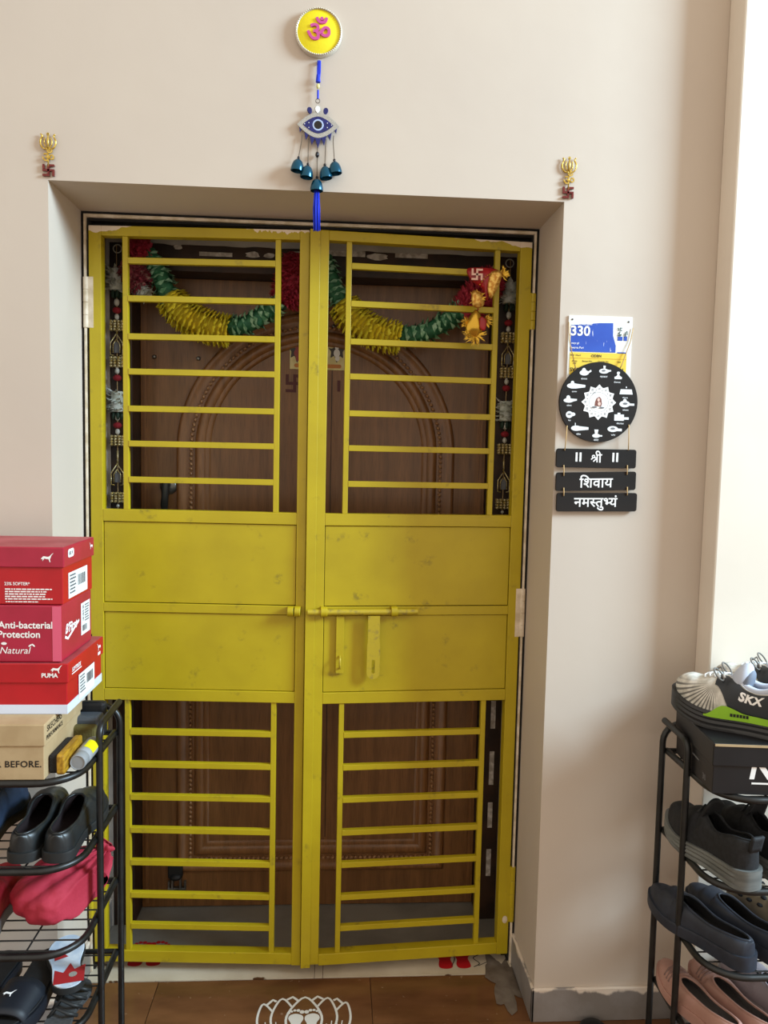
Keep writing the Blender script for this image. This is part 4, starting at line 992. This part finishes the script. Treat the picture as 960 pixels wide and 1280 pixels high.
# black box on the right rack
zr = ZR[0]+RR; HB = .112
bb, bl = shoebox('shoebox', (1.857, -.401, zr), radians(-5.7), .35, .225, HB, .05, M_BLKB, M_BLKB, M_BLKB, 'black shoebox with a white letter on the front, carrying the sneaker on the right rack', over=.003)
pr('front_lettering', fit(text('N', .03, .15), -.246, .060, h=.05), M_WHITE, bb, (0, -.0, 0), FX, FZ, False)
pr('front_lettering', rect(-.268, .024, -.20, .028), M_WHITE, bb, (0, -.0, 0), FX, FZ, False)
MB().box(-.35, -.02, -.0045, -.0032, HB-.006, HB-.001).build('card_edge', M_KRAFT, bl, local=True)
pr('end_lettering', join2(shift(lines(.05, 1, .008, 8), -.12, .04), fit(text('30', .02), -.045, .018, h=.014)), M_GREYINK, bb, (-.35, 0, 0), (0, -1, 0), FZ)

# ------------------------------------------------------------------ shoe care things beside the boxes
M_BRIST = mat('dark_bristles', '#1a1512', .9, bump=.6, bscale=300); M_GWOOD = mat('honey_lacquered_wood', '#b78a25', .4, col2='#8f6718', scale=30, stretch=(4, 1, 4))
zt = zb
t = thing('shoe_brush', (.125, -.22, zt), 'wooden shoe brush with golden back and dark bristles, on edge beside the kraft box', 'brush')
b = MB(); b.prism(rrect(-.318, zt+.002, -.20, zt+.046, .006), (.134, 0, 0), (0, 1, 0), (0, 0, 1), .016); b.build('back', M_GWOOD, t, bevel=.003)
b = MB(); b.prism(rrect(-.314, zt+.004, -.204, zt+.043, .006), (.1178, 0, 0), (0, 1, 0), (0, 0, 1), .0145); b.build('bristles', M_BRIST, t)
t = thing('polish_bottle', (.154, -.24, zt), 'grey capped polish bottle with a yellow label, lying beside the shoe brush', 'bottle')
Mr = Matrix.Rotation(0, 4, 'Z')
b = MB(); b.lathe([(0, -.292), (.016, -.292), (.0172, -.290), (.0172, -.268), (.0165, -.266)], (.1535, 0, zt+.019), 24, 'y'); b.lathe([(.0135, -.2925), (.0150, -.2935), (.0165, -.2925)], (.1535, 0, zt+.019), 24, 'y', caps=False); b.build('cap', mat('grey_plastic', '#8a8d90', .4), t, smooth=.7)
b = MB(); b.lathe([(.0155, -.266), (.0178, -.262), (.0182, -.255), (.0182, -.19), (.016, -.185), (0, -.185)], (.1535, 0, zt+.019), 24, 'y'); b.build('body', mat('silver_grey_plastic', '#9a9da0', .35), t, smooth=.7)
b = MB()
b.grid(lambda u, v: Vector((.1535+.0185*cos(.15+1.5*u), -.250+.04*v, zt+.019+.0185*sin(.15+1.5*u))), 12, 3); b.build('label', mat('bright_yellow_label', '#e8dc10', .5), t, smooth=3)
t = thing('polish_applicator', (.12, -.03, zt), 'black shoe polish applicator with a grey band, at the back of the left top shelf', 'brush')
b = MB(); b.box(.086, .150, -.135, -.09, zt+.001, zt+.062); b.build('band', mat('grey_band_plastic', '#4a4f57', .45), t, bevel=.008)
b = MB(); b.box(.088, .150, -.09, -.065, zt+.001, zt+.082); b.build('handle', mat('black_block_plastic', '#18181a', .5), t, bevel=.008)
b = MB(); b.box(.088, .148, -.16, -.135, zt+.001, zt+.048); b.build('sponge', mat('olive_sponge', '#5d5327', .9, bump=.5, bscale=200), t, bevel=.006)

# ------------------------------------------------------------------ shoes
def prof(t, pts):
    for (a, x), (c, y) in zip(pts, pts[1:]):
        if t <= c:
            f = (t-a)/(c-a) if c > a else 0; f = f*f*(3-2*f); return x+(y-x)*f
    return pts[-1][1]
def shoe(name, heel, toe, z, label, group, mup, msole, mlin, L=None, width=.095, heel_h=.062, throat=.55, vamp=.052, toe_h=.036, sole=(.028, .02), toe_spring=.012, collar=.03, topline=.0, rim=None, flare=.004, point=1.0, side=1, cat_='shoe', groove=0, low=.045, open_k=.74):
    """heel, toe: plan positions; the shoe is lofted along y from heel (t=0) to toe (t=1)"""
    h = Vector((heel[0], heel[1])); e = Vector((toe[0], toe[1])); d = e-h
    Ln = L or d.length; ang = math.atan2(d.y, d.x)-pi/2
    root = thing(name, (heel[0], heel[1], z), label, cat_, group, ang)
    W2 = width/2
    def half(t, sx):
        # plan half width: rounded heel, waist, ball, rounded toe
        w = prof(t, [(0, .70), (.12, .72), (.35, .70), (.68, 1.0), (1, .86)])
        w *= min(1, sqrt(max(0, 1-((.11-t)/.11)**2))) if t < .11 else 1
        w *= max(0, 1-((t-.74)/.26)**(2.4*point))**.5 if t > .74 else 1
        if sx*side > 0: w *= 1+.06*sin(pi*min(1, max(0, (t-.4)/.5)))
        return W2*w
    def mid(t): return side*-.006*sin(pi*t)*1.0+side*.004*t
    def lift(t): return toe_spring*max(0, (t-.62)/.38)**2
    def sole_h(t): return sole[0]+(sole[1]-sole[0])*min(1, t*1.4)
    th = .03
    def open_w(t):
        if t <= th or t >= throat: return 0
        f = (t-th)/(throat-th); s_ = (max(0, f))**.38*(max(0, 1-f))**.42*1.55
        return min(s_, 1)*(half(t, 1)+half(t, -1))/2*open_k
    def rim_h(t): # height of the topline or the upper's crown above the sole
        h_ = prof(t, [(0, heel_h), (.10, heel_h), (.32, low), (throat, vamp), (throat+.12, vamp*.97), (.82, toe_h), (1, toe_h*.80)])
        return h_*sqrt(max(.02, 1-.97*((t-.84)/.16)**2)) if t > .84 else h_
    N = 40; U = 9
    def ts(i): 
        f = i/(N-1); return f
    tvals = sorted(set([0, .006, .018, th, th+.004, throat-.004, throat]+[(1-cos(pi*k/34))/2 for k in range(35)]))
    up = MB(); rows = []; inn = []
    for t in tvals:
        so = sole_h(t)+lift(t); row = []; irow = []
        for sx in (-1, 1):
            w = half(t, sx); ow = open_w(t); rh = rim_h(t); 
            for k in range(U):
                u = k/(U-1); a = u*pi/2
                ex = cos(a)**.75 if u < 1 else 0; ez = sin(a)**.8
                x = ow+(w-ow)*ex if t < throat else w*ex
                row.append((mid(t)+sx*x, t*Ln, so-.004+(rh+.004)*ez))
                iw = max(0, w-.005); depth = max(.004, rh-.004)
                a2 = u*pi/2
                ix = ow+(iw-ow)*sin(a2)**.8 if u < .55 else iw*(1-((u-.55)/.45)**1.5)
                iz = rh-.0005-(depth-.004)*min(1, u/.55)**1.1
                irow.append((mid(t)+sx*ix, min(max(t*Ln, .004), Ln-.006), so+max(.004, iz)))
        rows.append(row); inn.append(irow)
    vs = [p for r in rows for p in r]; fs = []; C2 = 2*U
    for i in range(len(tvals)-1):
        for hf in (0, 1):
            for k in range(U-1):
                q = (i*C2+hf*U+k, (i+1)*C2+hf*U+k, (i+1)*C2+hf*U+k+1, i*C2+hf*U+k+1); fs.append(q if hf == 1 else q[::-1])
    up.add(vs, fs)
    o = up.build('upper', mup, root, smooth=1.2, local=True, merge=2e-5)
    li = MB(); fs = []
    for i in range(len(tvals)-1):
        if tvals[i] > throat+.12: break
        for hf in (0, 1):
            for k in range(U-1): fs.append((i*C2+hf*U+k, (i+1)*C2+hf*U+k, (i+1)*C2+hf*U+k+1, i*C2+hf*U+k+1))
    li.add([p for r in inn for p in r], fs); li.build('lining', mlin, root, smooth=1.2, local=True, merge=2e-5)
    # rolled rim round the opening
    path = [(mid(t)-open_w(t), t*Ln, sole_h(t)+lift(t)+rim_h(t)) for t in tvals if th <= t <= throat]; path += [(mid(t)+open_w(t), t*Ln, sole_h(t)+lift(t)+rim_h(t)) for t in tvals[::-1] if th < t < throat]
    b = MB(); b.tube(path, .0028, 6, closed=True); b.build('topline', rim or mup, root, smooth=3, local=True)
    # sole
    so = MB(); rws = []; nt_ = [(1-cos(pi*k/30))/2 for k in range(31)]
    lay = [(0, 0, .93), (.06, 0, 1.0), (.25, .12, 1), (.3, .2, .94 if groove else 1), (.42, .36, 1), (.55, .5, .94 if groove else 1), (.7, .62, 1), (.78, .76, .94 if groove else 1), (.87, .85, 1), (1, 1, .97)]
    for t in nt_:
        rw = []
        for sx in (-1, 1):
            for k, (f0, f, sc) in enumerate(lay):
                w = (half(t, sx)+flare)*sc if 0 < t < 1 else 0
                rw.append((mid(t)+sx*w, -flare+(Ln+2*flare)*t, lift(t)+sole_h(t)*f))
        rws.append(rw)
    K = len(lay); fs = []
    for i in range(len(nt_)-1):
        for k in range(K-1):
            a, c = i*2*K, (i+1)*2*K
            fs.append((a+k, a+k+1, c+k+1, c+k)); fs.append((a+K+k, c+K+k, c+K+k+1, a+K+k+1))
        a, c = i*2*K, (i+1)*2*K
        fs.append((a+0, c+0, c+K, a+K)); fs.append((a+K-1, a+2*K-1, c+2*K-1, c+K-1))
    so.add([p for r in rws for p in r], fs); so.build('sole', msole, root, smooth=.7, local=True, merge=2e-5)
    root_info[root.name] = (Ln, half, mid, sole_h, lift, rim_h, open_w)
    return root
root_info = {}
M_BLKL = mat('black_leather', '#1b1e20', .38, col2='#24282a', scale=25, bump=.06); M_BLKS = mat('black_rubber_sole', '#202223', .55, bump=.1); M_MAROONL = mat('dark_maroon_lining', '#1d0c0f', .8); M_DARKL = mat('near_black_lining', '#0c0c10', .9)
M_NAVYF = mat('navy_foam', '#20242e', .6, col2='#262b37', scale=40); M_NAVYS = mat('navy_suede', '#1c2c44', .7, col2='#24364f', scale=30)
zL2 = ZL[1]+RR
G1 = 'pair of black slip-on shoes'
shoe('slip_on_shoe', (.040, -.315), (.026, -.045), zL2, 'black leather slip-on shoe with maroon lining, left one of its pair on the left rack', G1, M_BLKL, M_BLKS, M_MAROONL, width=.088, heel_h=.038, low=.034, vamp=.058, toe_h=.040, throat=.60, sole=(.022, .018), open_k=.88, side=-1)
shoe('slip_on_shoe', (.113, -.315), (.112, -.045), zL2, 'black leather slip-on shoe with maroon lining, against the post at the shelf end', G1, M_BLKL, M_BLKS, M_MAROONL, width=.088, heel_h=.038, low=.034, vamp=.058, toe_h=.040, throat=.60, sole=(.022, .018), open_k=.88, side=1)
shoe('trainer', (-.078, -.245), (-.084, -.03), zL2, 'dark blue trainer at the frame edge beside the black slip-ons', None, M_NAVYS, M_BLKS, M_DARKL, width=.095, heel_h=.072, low=.062, vamp=.07, toe_h=.05, throat=.45, sole=(.024, .02))
zL3 = ZL[2]+RR
M_REDSH = mat('red_mesh_shoe', '#a8162a', .6, col2='#bb2b3b', scale=60); M_GRSO = mat('grey_rubber_sole', '#6c6a6c', .5)
shoe('trainer', (-.052, -.318), (-.085, -.06), zL3, 'red mesh trainer with a grey sole, beside the red cloth bag', None, M_REDSH, M_GRSO, M_DARKL, width=.09, heel_h=.075, low=.06, vamp=.06, toe_h=.045, throat=.5, sole=(.03, .02), rim=mat('pinkish_red_trim', '#c8394a', .6))

# red cloth bag, tied off at the upper right
M_BAG = mat('red_cotton_bag', '#a01f34', .8, col2='#ad2b3f', scale=15, bump=.25, bscale=120)
bag = thing('cloth_bag', (.055, -.17, zL3), 'crumpled red cloth bag knotted at its top right, under the black slip-ons', 'bag')
b = MB(); K = Vector((.150, -.115, zL3+.112))
def bagp(u, v):
    a = 2*pi*u; lat = pi*v
    cx, cy, cz = .078, -.18, zL3+.056
    p = Vector((cx+.104*sin(lat)*cos(a), cy+.115*sin(lat)*sin(a), cz-.058*cos(lat)))
    d = p-K; dist = d.length
    w = max(0, 1-dist/.19); p = p.lerp(K, w**1.2*.85)
    q = Vector((.55, .35, .76)).normalized(); e1 = q.cross(Vector((0, 1, 0))).normalized(); e2 = q.cross(e1)
    ax = math.atan2(d.dot(e2), d.dot(e1)); fold = abs(sin(ax*6+dist*16))**.6-.6+.45*sin(ax*17+1.3+dist*25)
    n = noise.noise(p*19)+.6*noise.noise(p*41)
    amp = .026*min(1, dist/.06)*max(.0, 1-dist/.25)
    nn = (p-Vector((cx, cy, cz))).normalized()
    p += nn*(fold*amp+n*.009)
    lim = -.30+.12*min(1, max(0, (p.x-.10)/.055)); p.y = max(p.y, lim)
    p.z = max(p.z, zL3+.003+.004*noise.noise(p*30)**2); return p
b.grid(bagp, 150, 80, cu=True); b.build('sack', M_BAG, bag, smooth=3, merge=1e-6)
b = MB()
def tuft(u, v):
    a = 2*pi*u; r = (.011+.022*v+.005*v*sin(6*a+2*v)+.002*v*sin(11*a))*(1-.45*v**3); q = Vector((.55, .35, .76)).normalized(); e1 = q.cross(Vector((0, 1, 0))).normalized(); e2 = q.cross(e1)
    return K+q*(-.012+.042*v-.014*v*v)+(e1*cos(a)+e2*sin(a))*r
b.grid(tuft, 48, 12, cu=True); b.build('gathered_neck', M_BAG, bag, smooth=3).modifiers.new('solid', 'SOLIDIFY').thickness = .002
b = MB(); b.tube([tuft(k/20, .08)*1.0 for k in range(20)], .003, 6, closed=True); b.build('drawstring', mat('dark_red_cord', '#7c1626', .8), bag, smooth=3)

def slab(outline, zf, thick, n=1): ...
def flat_sole(root, Ln, width, thick, m, name='sole', point=1.0, side=1, z0=0, foot=None):
    b = MB(); nt_ = [(1-cos(pi*k/30))/2 for k in range(31)]; rows = []
    for t in nt_:
        w = width/2*prof(t, [(0, .78), (.15, .80), (.38, .74), (.7, 1.0), (1, .9)])
        if t < .14: w *= sqrt(max(0, 1-((.14-t)/.14)**2))
        if t > .75: w *= max(0, 1-((t-.75)/.25)**2.3)**.5
        m_ = side*-.006*sin(pi*t); rows.append([(m_-w, t*Ln, z0), (m_-w*1.03, t*Ln, z0+thick*.5), (m_-w, t*Ln, z0+thick), (m_-w*.6, t*Ln, z0+thick*.94), (m_+w*.6, t*Ln, z0+thick*.94), (m_+w, t*Ln, z0+thick), (m_+w*1.03, t*Ln, z0+thick*.5), (m_+w, t*Ln, z0)])
    b.add([p for r in rows for p in r], [(i*8+k, i*8+(k+1) % 8, (i+1)*8+(k+1) % 8, (i+1)*8+k) for i in range(len(nt_)-1) for k in range(8)])
    return b.build(name, m, root, smooth=.8, local=True, merge=2e-5)
def strap(root, y0, y1, w0, w1, h0, h1, m, thick=.006, z0=.012, name='strap'):
    b = MB(); vs = []
    def f(u, v):
        a = pi*u; y = y0+(y1-y0)*v; w = w0+(w1-w0)*v; h = h0+(h1-h0)*v
        ca, sa = cos(a), sin(a)
        return Vector((-w*(abs(ca)**.8)*(1 if ca > 0 else -1), y+.006*sin(a), z0+h*sa**.85))
    b.grid(f, 22, 6); o = b.build(name, m, root, smooth=3, local=True); md = o.modifiers.new('solid', 'SOLIDIFY'); md.thickness = thick; md.offset = -1; return o
zL4 = ZL[3]+RR
M_SLIDE = mat('dark_navy_foam', '#121720', .55); M_INSOLE = mat('black_footbed', '#0b0c0f', .7, bump=.2)
def slide(x, y, rz, label, z=zL4):
    t = thing('slide_sandal', (x, y, z), label, 'sandal', 'pair of dark navy slides', rz)
    flat_sole(t, .27, .10, .030, M_SLIDE, 'sole')
    flat_sole(t, .262, .088, .004, M_INSOLE, 'footbed', z0=.0295).location = (0, .004, 0)
    st = strap(t, .150, .242, .050, .044, .050, .034, M_SLIDE, z0=.018)
    vs, fs = cat_tri(0, 0, .026, -1); b = MB(); b.add([(x_+.008, .205-y_*.9, 0.018+.044+.0035+(.205-y_*.9-.205)*-.17) for x_, y_ in vs], fs); b.build('cat_print', M_WHITE, st, local=True)
    return t
slide(.030, -.082, radians(174), 'dark navy slide with white cat print on its strap, lowest shelf of left rack')
slide(-.076, -.09, radians(174), 'dark navy slide sandal cut by the frame edge, lowest shelf of the left rack')
# printed flip-flop behind the slides
t = thing('flip_flop', (.118, -.255, zL4+.018), 'white and red printed flip-flop with a black edge, behind the slides', 'sandal', None, radians(20))
flat_sole(t, .20, .085, .014, M_BLKS, 'sole', z0=.018); 
M_FLIP = mat('white_blue_print', '#d5dde6', .6, col2='#b3c3d6', scale=25); fb = flat_sole(t, .195, .079, .003, M_FLIP, 'footbed', z0=.0315); fb.location = (0, .003, 0)
vs = [(-.034, .02), (.03, .012), (.036, .07), (.012, .06), (.004, .085), (-.012, .055), (-.03, .07)]
pr('red_print', fan(vs), mat('red_print', '#a51b22', .6), t, (0, 0, .0347), (1, 0, 0), (0, 1, 0), False); pr('red_print', fan([(-.03, .105), (.0, .112), (-.012, .13), (-.03, .125)]), MATS['red_print'], t, (0, 0, .0347), (1, 0, 0), (0, 1, 0), False)
pr('medallion', ell(.008, .042, .009, .009, 16), M_SILV, t, (0, 0, .0352), (1, 0, 0), (0, 1, 0), False)
b = MB(); b.box(-.005, .03, .15, .17, -.018, .018); b.build('heel_block', M_BLKS, t, local=True)
# grey strapped sandal near the shelf corner
M_GRSN = mat('charcoal_ribbed_sandal', '#3a3b3c', .6, col2='#4a4b4c', scale=90, stretch=(1, 6, 1), bump=.4, bscale=60)
t = thing('sandal', (.112, -.334, zL4), 'charcoal ribbed sandal with crossed straps, at the front corner of the lowest left shelf', 'sandal', None, radians(-3))
flat_sole(t, .165, .07, .012, M_GRSN, 'sole')
for k in range(4):
    b = MB(); y = .04+.026*k; b.tube([(-.030, y, .010), (-.016, y+.012, .024), (.016, y-.004, .024), (.030, y+.01, .010)], .004, 8); b.build('strap', M_BLKS, t, smooth=3, local=True)

# right rack, second shelf: black trainers with grey soles
zR2 = ZR[1]+RR
M_MESHB = mat('black_knit', '#101114', .75, col2='#1a1b1f', scale=90, bump=.15, bscale=300); M_GSOLE = mat('dark_grey_foam_sole', '#585a58', .5, col2='#6b6d6a', scale=12, stretch=(1, 1, 5))
G2 = 'pair of black trainers'
def trainer(heel, toe, label):
    r = shoe('trainer', heel, toe, zR2, label, G2, M_MESHB, M_GSOLE, M_DARKL, width=.088, heel_h=.062, low=.05, vamp=.076, toe_h=.05, throat=.52, sole=(.044, .032), toe_spring=.022, flare=.006, groove=1)
    Ln = root_info[r.name][0]
    b = MB(); b.grid(lambda u, v: Vector((-.003+(u-.5)*.056*(1-.25*v), Ln*.51-.022*v, .100+.046*v-.014*(2*u-1)**2)), 9, 8); o = b.build('tongue', M_MESHB, r, smooth=3, local=True); o.modifiers.new('solid', 'SOLIDIFY').thickness = .007
    b = MB(); b.grid(lambda u, v: Vector(((u-.5)*.03, -.002-.008*v, .085+.035*v)), 6, 5); o = b.build('heel_tab', M_MESHB, r, smooth=3, local=True); o.modifiers.new('solid', 'SOLIDIFY').thickness = .006
    for k in range(4):
        y = Ln*(.56+.055*k); z = .117-.011*k; b = MB(); b.tube([(-.024, y, z-.012), (0, y+.004, z), (.024, y, z-.012)], .0025, 6); b.build('lace', M_BLKS, r, smooth=3, local=True)
    return r
trainer((1.598, -.390), (1.536, -.128), 'black knit trainer with a thick grey sole, next to the posts on the right rack')
trainer((1.700, -.388), (1.644, -.125), 'black knit trainer with thick grey sole, right one of its pair under the black box')
# third shelf: navy clogs, taupe clog, grey perforated clog
zR3 = ZR[2]+RR
G3 = 'pair of navy foam slip-ons'
for hx_, tx, lab in ((1.618, 1.497, 'plain navy foam slip-on, its toe poking out past the posts of the right rack'), (1.712, 1.592, 'plain navy foam slip-on, right one of its pair on the third shelf')):
    shoe('foam_slip_on', (hx_, -.372), (tx, -.122), zR3, lab, G3, M_NAVYF, M_NAVYF, mat('charcoal_footbed', '#1d1c1e', .8), width=.084, heel_h=.030, low=.028, vamp=.048, toe_h=.034, throat=.68, sole=(.034, .024), toe_spring=.020)
M_TAUPE = mat('taupe_foam', '#857a66', .6, col2='#776c5a', scale=30)
def clog(name, heel, toe, z, label, m, holes_m, base, width=.10):
    r = shoe(name, heel, toe, z, label, None, m, m, holes_m, width=width, heel_h=.038, low=.034, vamp=.056, toe_h=.044, throat=.5, sole=(.03, .024), toe_spring=.014, cat_='clog')
    Ln, half, mid, sole_h, lift, rim_h, ow = root_info[r.name]
    for t in (.57, .67, .77):
        for sx in (-1, -.55, 0, .55, 1):
            a = pi/2*(1-abs(sx)*.62); w = half(t, sx); ex = cos(a)**.75; ez = sin(a)**.8
            p = Vector((mid(t)+(1 if sx > 0 else -1)*w*ex if sx else mid(t), t*Ln, sole_h(t)+lift(t)-.004+(rim_h(t)+.004)*ez))
            b = MB(); b.ball(p, 1, .0075, .008, .004, 8, 4); b.build('vent_hole', holes_m, r, smooth=3, local=True)
    return r
clog('foam_clog', (1.812, -.36), (1.715, -.10), zR3, 'taupe perforated foam clog, behind the navy slip-ons at the frame edge', M_TAUPE, M_DARKL, zR3)
# fourth shelf: pink shoes with grey insides, lilac-grey shoe
zR4 = ZR[3]+RR
M_ROSE = mat('dusty_rose_leatherette', '#b08679', .5, col2='#a67d70', scale=20); M_MAUVE = mat('grey_mauve_footbed', '#56504f', .75); M_ROSEB = mat('brown_rose_strap', '#7d5f57', .55)
G4 = 'pair of dusty rose flats'
for hx_, tx, lab in ((1.604, 1.536, 'dusty rose flat shoe with a grey footbed, nearest the posts on the lowest right shelf'), (1.682, 1.618, 'dusty rose flat shoe with grey footbed, right one of the rose pair')):
    r = shoe('flat_shoe', (hx_, -.372), (tx, -.112), zR4, lab, G4, M_ROSE, M_ROSE, M_MAUVE, width=.078, heel_h=.030, low=.026, vamp=.034, toe_h=.03, throat=.70, sole=(.036, .02), toe_spring=.022)
    Ln, half, mid, sole_h, lift, rim_h, ow = root_info[r.name]
    for k in range(3):
        t = .74+.035*k; b = MB(); w = half(t, 1)*.8; z = sole_h(t)+lift(t)+rim_h(t)*.98
        b.tube([(mid(t)-w, t*Ln, z-.014), (mid(t)-w*.5, t*Ln+.003, z-.001), (mid(t), t*Ln+.004, z+.0015), (mid(t)+w*.5, t*Ln+.003, z-.001), (mid(t)+w, t*Ln, z-.014)], .0035, 8); b.build('strap', M_ROSEB, r, smooth=3, local=True)
    b = MB(); b.ball((mid(.4), .40*Ln, sole_h(.4)+.008), .004, sz=.4, n=10, m=4); b.build('stud', M_SILV, r, smooth=3, local=True)
shoe('casual_shoe', (1.775, -.345), (1.712, -.09), zR4, 'lilac-grey casual shoe beside the dusty rose flats', None, mat('lilac_grey_knit', '#8b8288', .7, bump=.2, bscale=200), mat('pale_grey_sole', '#9b9494', .5), M_DARKL, width=.095, heel_h=.06, low=.05, vamp=.06, toe_h=.042, throat=.5, sole=(.03, .022))
# olive sandal on the floor beneath the rack
t = thing('sandal', (1.63, -.31, 0), 'olive sandal standing on the floor under the right rack', 'sandal', None, radians(12))
M_OLV = mat('olive_sandal', '#5a5546', .6); flat_sole(t, .25, .09, .024, M_OLV); strap(t, .10, .15, .042, .044, .04, .04, M_OLV, .004); strap(t, .17, .21, .042, .036, .034, .028, M_OLV, .004)

# ------------------------------------------------------------------ rocker-soled sneakers on the black box
zS = zr+HB+.0012
M_KNIT = mat('white_grey_knit', '#d5d1c8', .75, col2='#b9b5ab', scale=60); M_LGREY = mat('pale_grey_padded_lining', '#b9c0cf', .8); M_MIDS = mat('black_midsole', '#2a2a2c', .5); M_LIME = mat('lime_green_foam', '#8fc22a', .5, col2='#86b820', scale=20); M_CHAR = mat('charcoal_leatherette', '#1f2328', .5)
# radiating dark ribs over the pale forefoot knit
nt = M_KNIT.node_tree; sc_, v = coord(M_KNIT)
an = math_node(nt, 'ARCTAN2', math_node(nt, 'SUBTRACT', sc_[2], .10), math_node(nt, 'SUBTRACT', sc_[1], .175))
rib = math_node(nt, 'SINE', math_node(nt, 'MULTIPLY', an, 46))
front = math_node(nt, 'MULTIPLY', math_node(nt, 'SUBTRACT', sc_[1], .165), 90, True); below = math_node(nt, 'MULTIPLY', math_node(nt, 'SUBTRACT', .098, sc_[2]), 60, True)
over(M_KNIT, math_node(nt, 'MULTIPLY', math_node(nt, 'MULTIPLY', math_node(nt, 'MULTIPLY', rib, 2.0, True), .85), math_node(nt, 'MULTIPLY', front, below)), '#4b4a48')
def sneaker(heel, toe, label, detail):
    r = shoe('sneaker', heel, toe, zS, label, 'pair of white and black rocker-soled sneakers', M_KNIT, M_MIDS, M_LGREY, width=.106, heel_h=.072, low=.056, vamp=.074, toe_h=.054, throat=.55, sole=(.044, .040), toe_spring=.028, flare=.007, groove=1, rim=M_LGREY)
    Ln, half, mid, sole_h, lift, rim_h, ow = root_info[r.name]
    def surf(t, u, sx, off):
        """point on the side of the upper: u 0 at the sole, 1 at the top"""
        w = half(t, sx); o_ = ow(t); rh = rim_h(t); a = u*pi/2; ex = cos(a)**.75 if u < 1 else 0; ez = sin(a)**.8
        x = (o_+(w-o_)*ex if t < .55 else w*ex)
        return Vector((mid(t)+sx*(x+off), t*Ln, sole_h(t)+lift(t)-.004+(rh+.004)*ez+off*.3))
    for sx in (-1, 1):
        def q(u, v):
            t = .02+.62*u; top = prof(u, [(0, .55), (.35, .62), (.62, .66), (.8, .92), (1, .98)]); lo_ = prof(u, [(0, .0), (.75, 0), (1, .55)]); return surf(t, lo_+(top-lo_)*v, sx, .0022)
        b = MB(); b.grid(q, 40, 10); b.build('side_panel', M_CHAR, r, smooth=3, local=True)
        def q2(u, v):
            t = -.01+.70*u; e = prof(u, [(0, .012), (.55, .016), (.8, .030), (1, .004)]); tt = min(max(t, .012), 1); w = half(tt, sx)+.0085
            z = sole_h(tt)*.80+lift(tt); return Vector((mid(tt)+sx*w, -.007+(Ln+.014)*t, z+e*v-.004))
        b = MB(); b.grid(q2, 40, 6); b.build('side_wedge', M_LIME, r, smooth=3, local=True)
        # padded collar roll
        pts = [surf(t, 1, sx, 0)+Vector((sx*.002, 0, -.002)) for t in [.03+.50*k/20 for k in range(21)]]
        b = MB(); b.tube(pts, .0075, 8, rad=[.004]+[.0075]*19+[.005]); b.build('padded_collar', M_LGREY, r, smooth=3, local=True)
    # tongue, laces
    tc_ = Vector((mid(.47), .475*Ln, sole_h(.5)+rim_h(.55)-.006)); Rt = Matrix.Rotation(radians(24), 4, 'X')
    b = MB(); b.ball(tc_, 1, .033, .020, .044, 20, 12, Rt); b.build('tongue', M_LGREY, r, smooth=3, local=True)
    b = MB(); b.ball(tc_+Vector((-.004, -.012, -.004)), 1, .027, .014, .034, 18, 10, Rt); b.build('tongue_lining', mat('slate_mesh_lining', '#6f7888', .85), r, smooth=3, local=True)
    for k in range(5):
        t = .585+.038*k; b = MB(); b.tube([surf(t, .82, -1, .003), surf(t+.015, .95, -1, .004), surf(t+.02, 1, -1, .005), surf(t+.015, .95, 1, .004), surf(t, .82, 1, .003)], .0028, 6); b.build('lace', mat('pale_lace', '#d8d8d6', .8), r, smooth=3, local=True)
    b = MB()
    for sx in (-1, 1): c = Vector((mid(.5)+sx*.016, .62*Ln, sole_h(.5)+rim_h(.5)+.004)); b.tube([c+Vector((sx*.016*(1-cos(a)), .010*sin(a), .012*sin(a)+.004)) for a in [2*pi*i/14 for i in range(14)]], .0018, 6, closed=True)
    b.tube([Vector((mid(.5), .62*Ln, sole_h(.5)+rim_h(.5)+.006)), Vector((.022, .66*Ln, .124)), Vector((.034, .71*Ln, .112))], .0016, 6); b.build('lace_bow', mat('grey_lace', '#6d6a66', .8), r, smooth=3, local=True)
    if detail:
        # lettering wrapped on the outer side (towards the viewer)
        sx = -1; tm = fit(text('SKX', .045, .25, 1.05), 0, 0, w=1.0)
        vs = [surf(.335-.075*x, .36+.42*y, sx, .0034) for x, y in [(p[0], p[1]) for p in tm[0]]] if False else [surf(.36-.19*x*1.0, .40+.75*y, sx, .0034) for x, y in [(p[0], p[1]) for p in tm[0]]]
        b = MB(); b.add(vs, tm[1]); o = b.build('side_lettering', M_WHITE, r, local=True); o['kind'] = 'stuff'
        b = MB(); w0 = .60
        for k in range(6):
            t0 = .50-.022*k; b.add([Vector((mid(t)+sx*(half(t, sx)+.0093), -.007+(Ln+.014)*t, sole_h(t)*.8+lift(t)+dz)) for t, dz in ((t0, .004), (t0-.017, .004), (t0-.017, .011), (t0, .011))], [(0, 1, 2, 3)])
        o = b.build('side_print', M_INK, r, local=True); o['kind'] = 'stuff'
        b = MB(); b.tube([surf(.02+.60*k/30, prof(k/30, [(0, .60), (.35, .67), (.62, .70), (.8, .94), (1, .98)]), sx, .0026) for k in range(31)], .0007, 5); b.build('piping', MATS['pale_lace'], r, smooth=3, local=True)
    return r
sneaker((1.708, -.362), (1.506, -.178), 'white and charcoal sneaker with lime green wedge and white lettering, on the black box', True)
sneaker((1.838, -.275), (1.642, -.092), 'pale sneaker behind its lettered twin on the black box, at the frame edge', False)
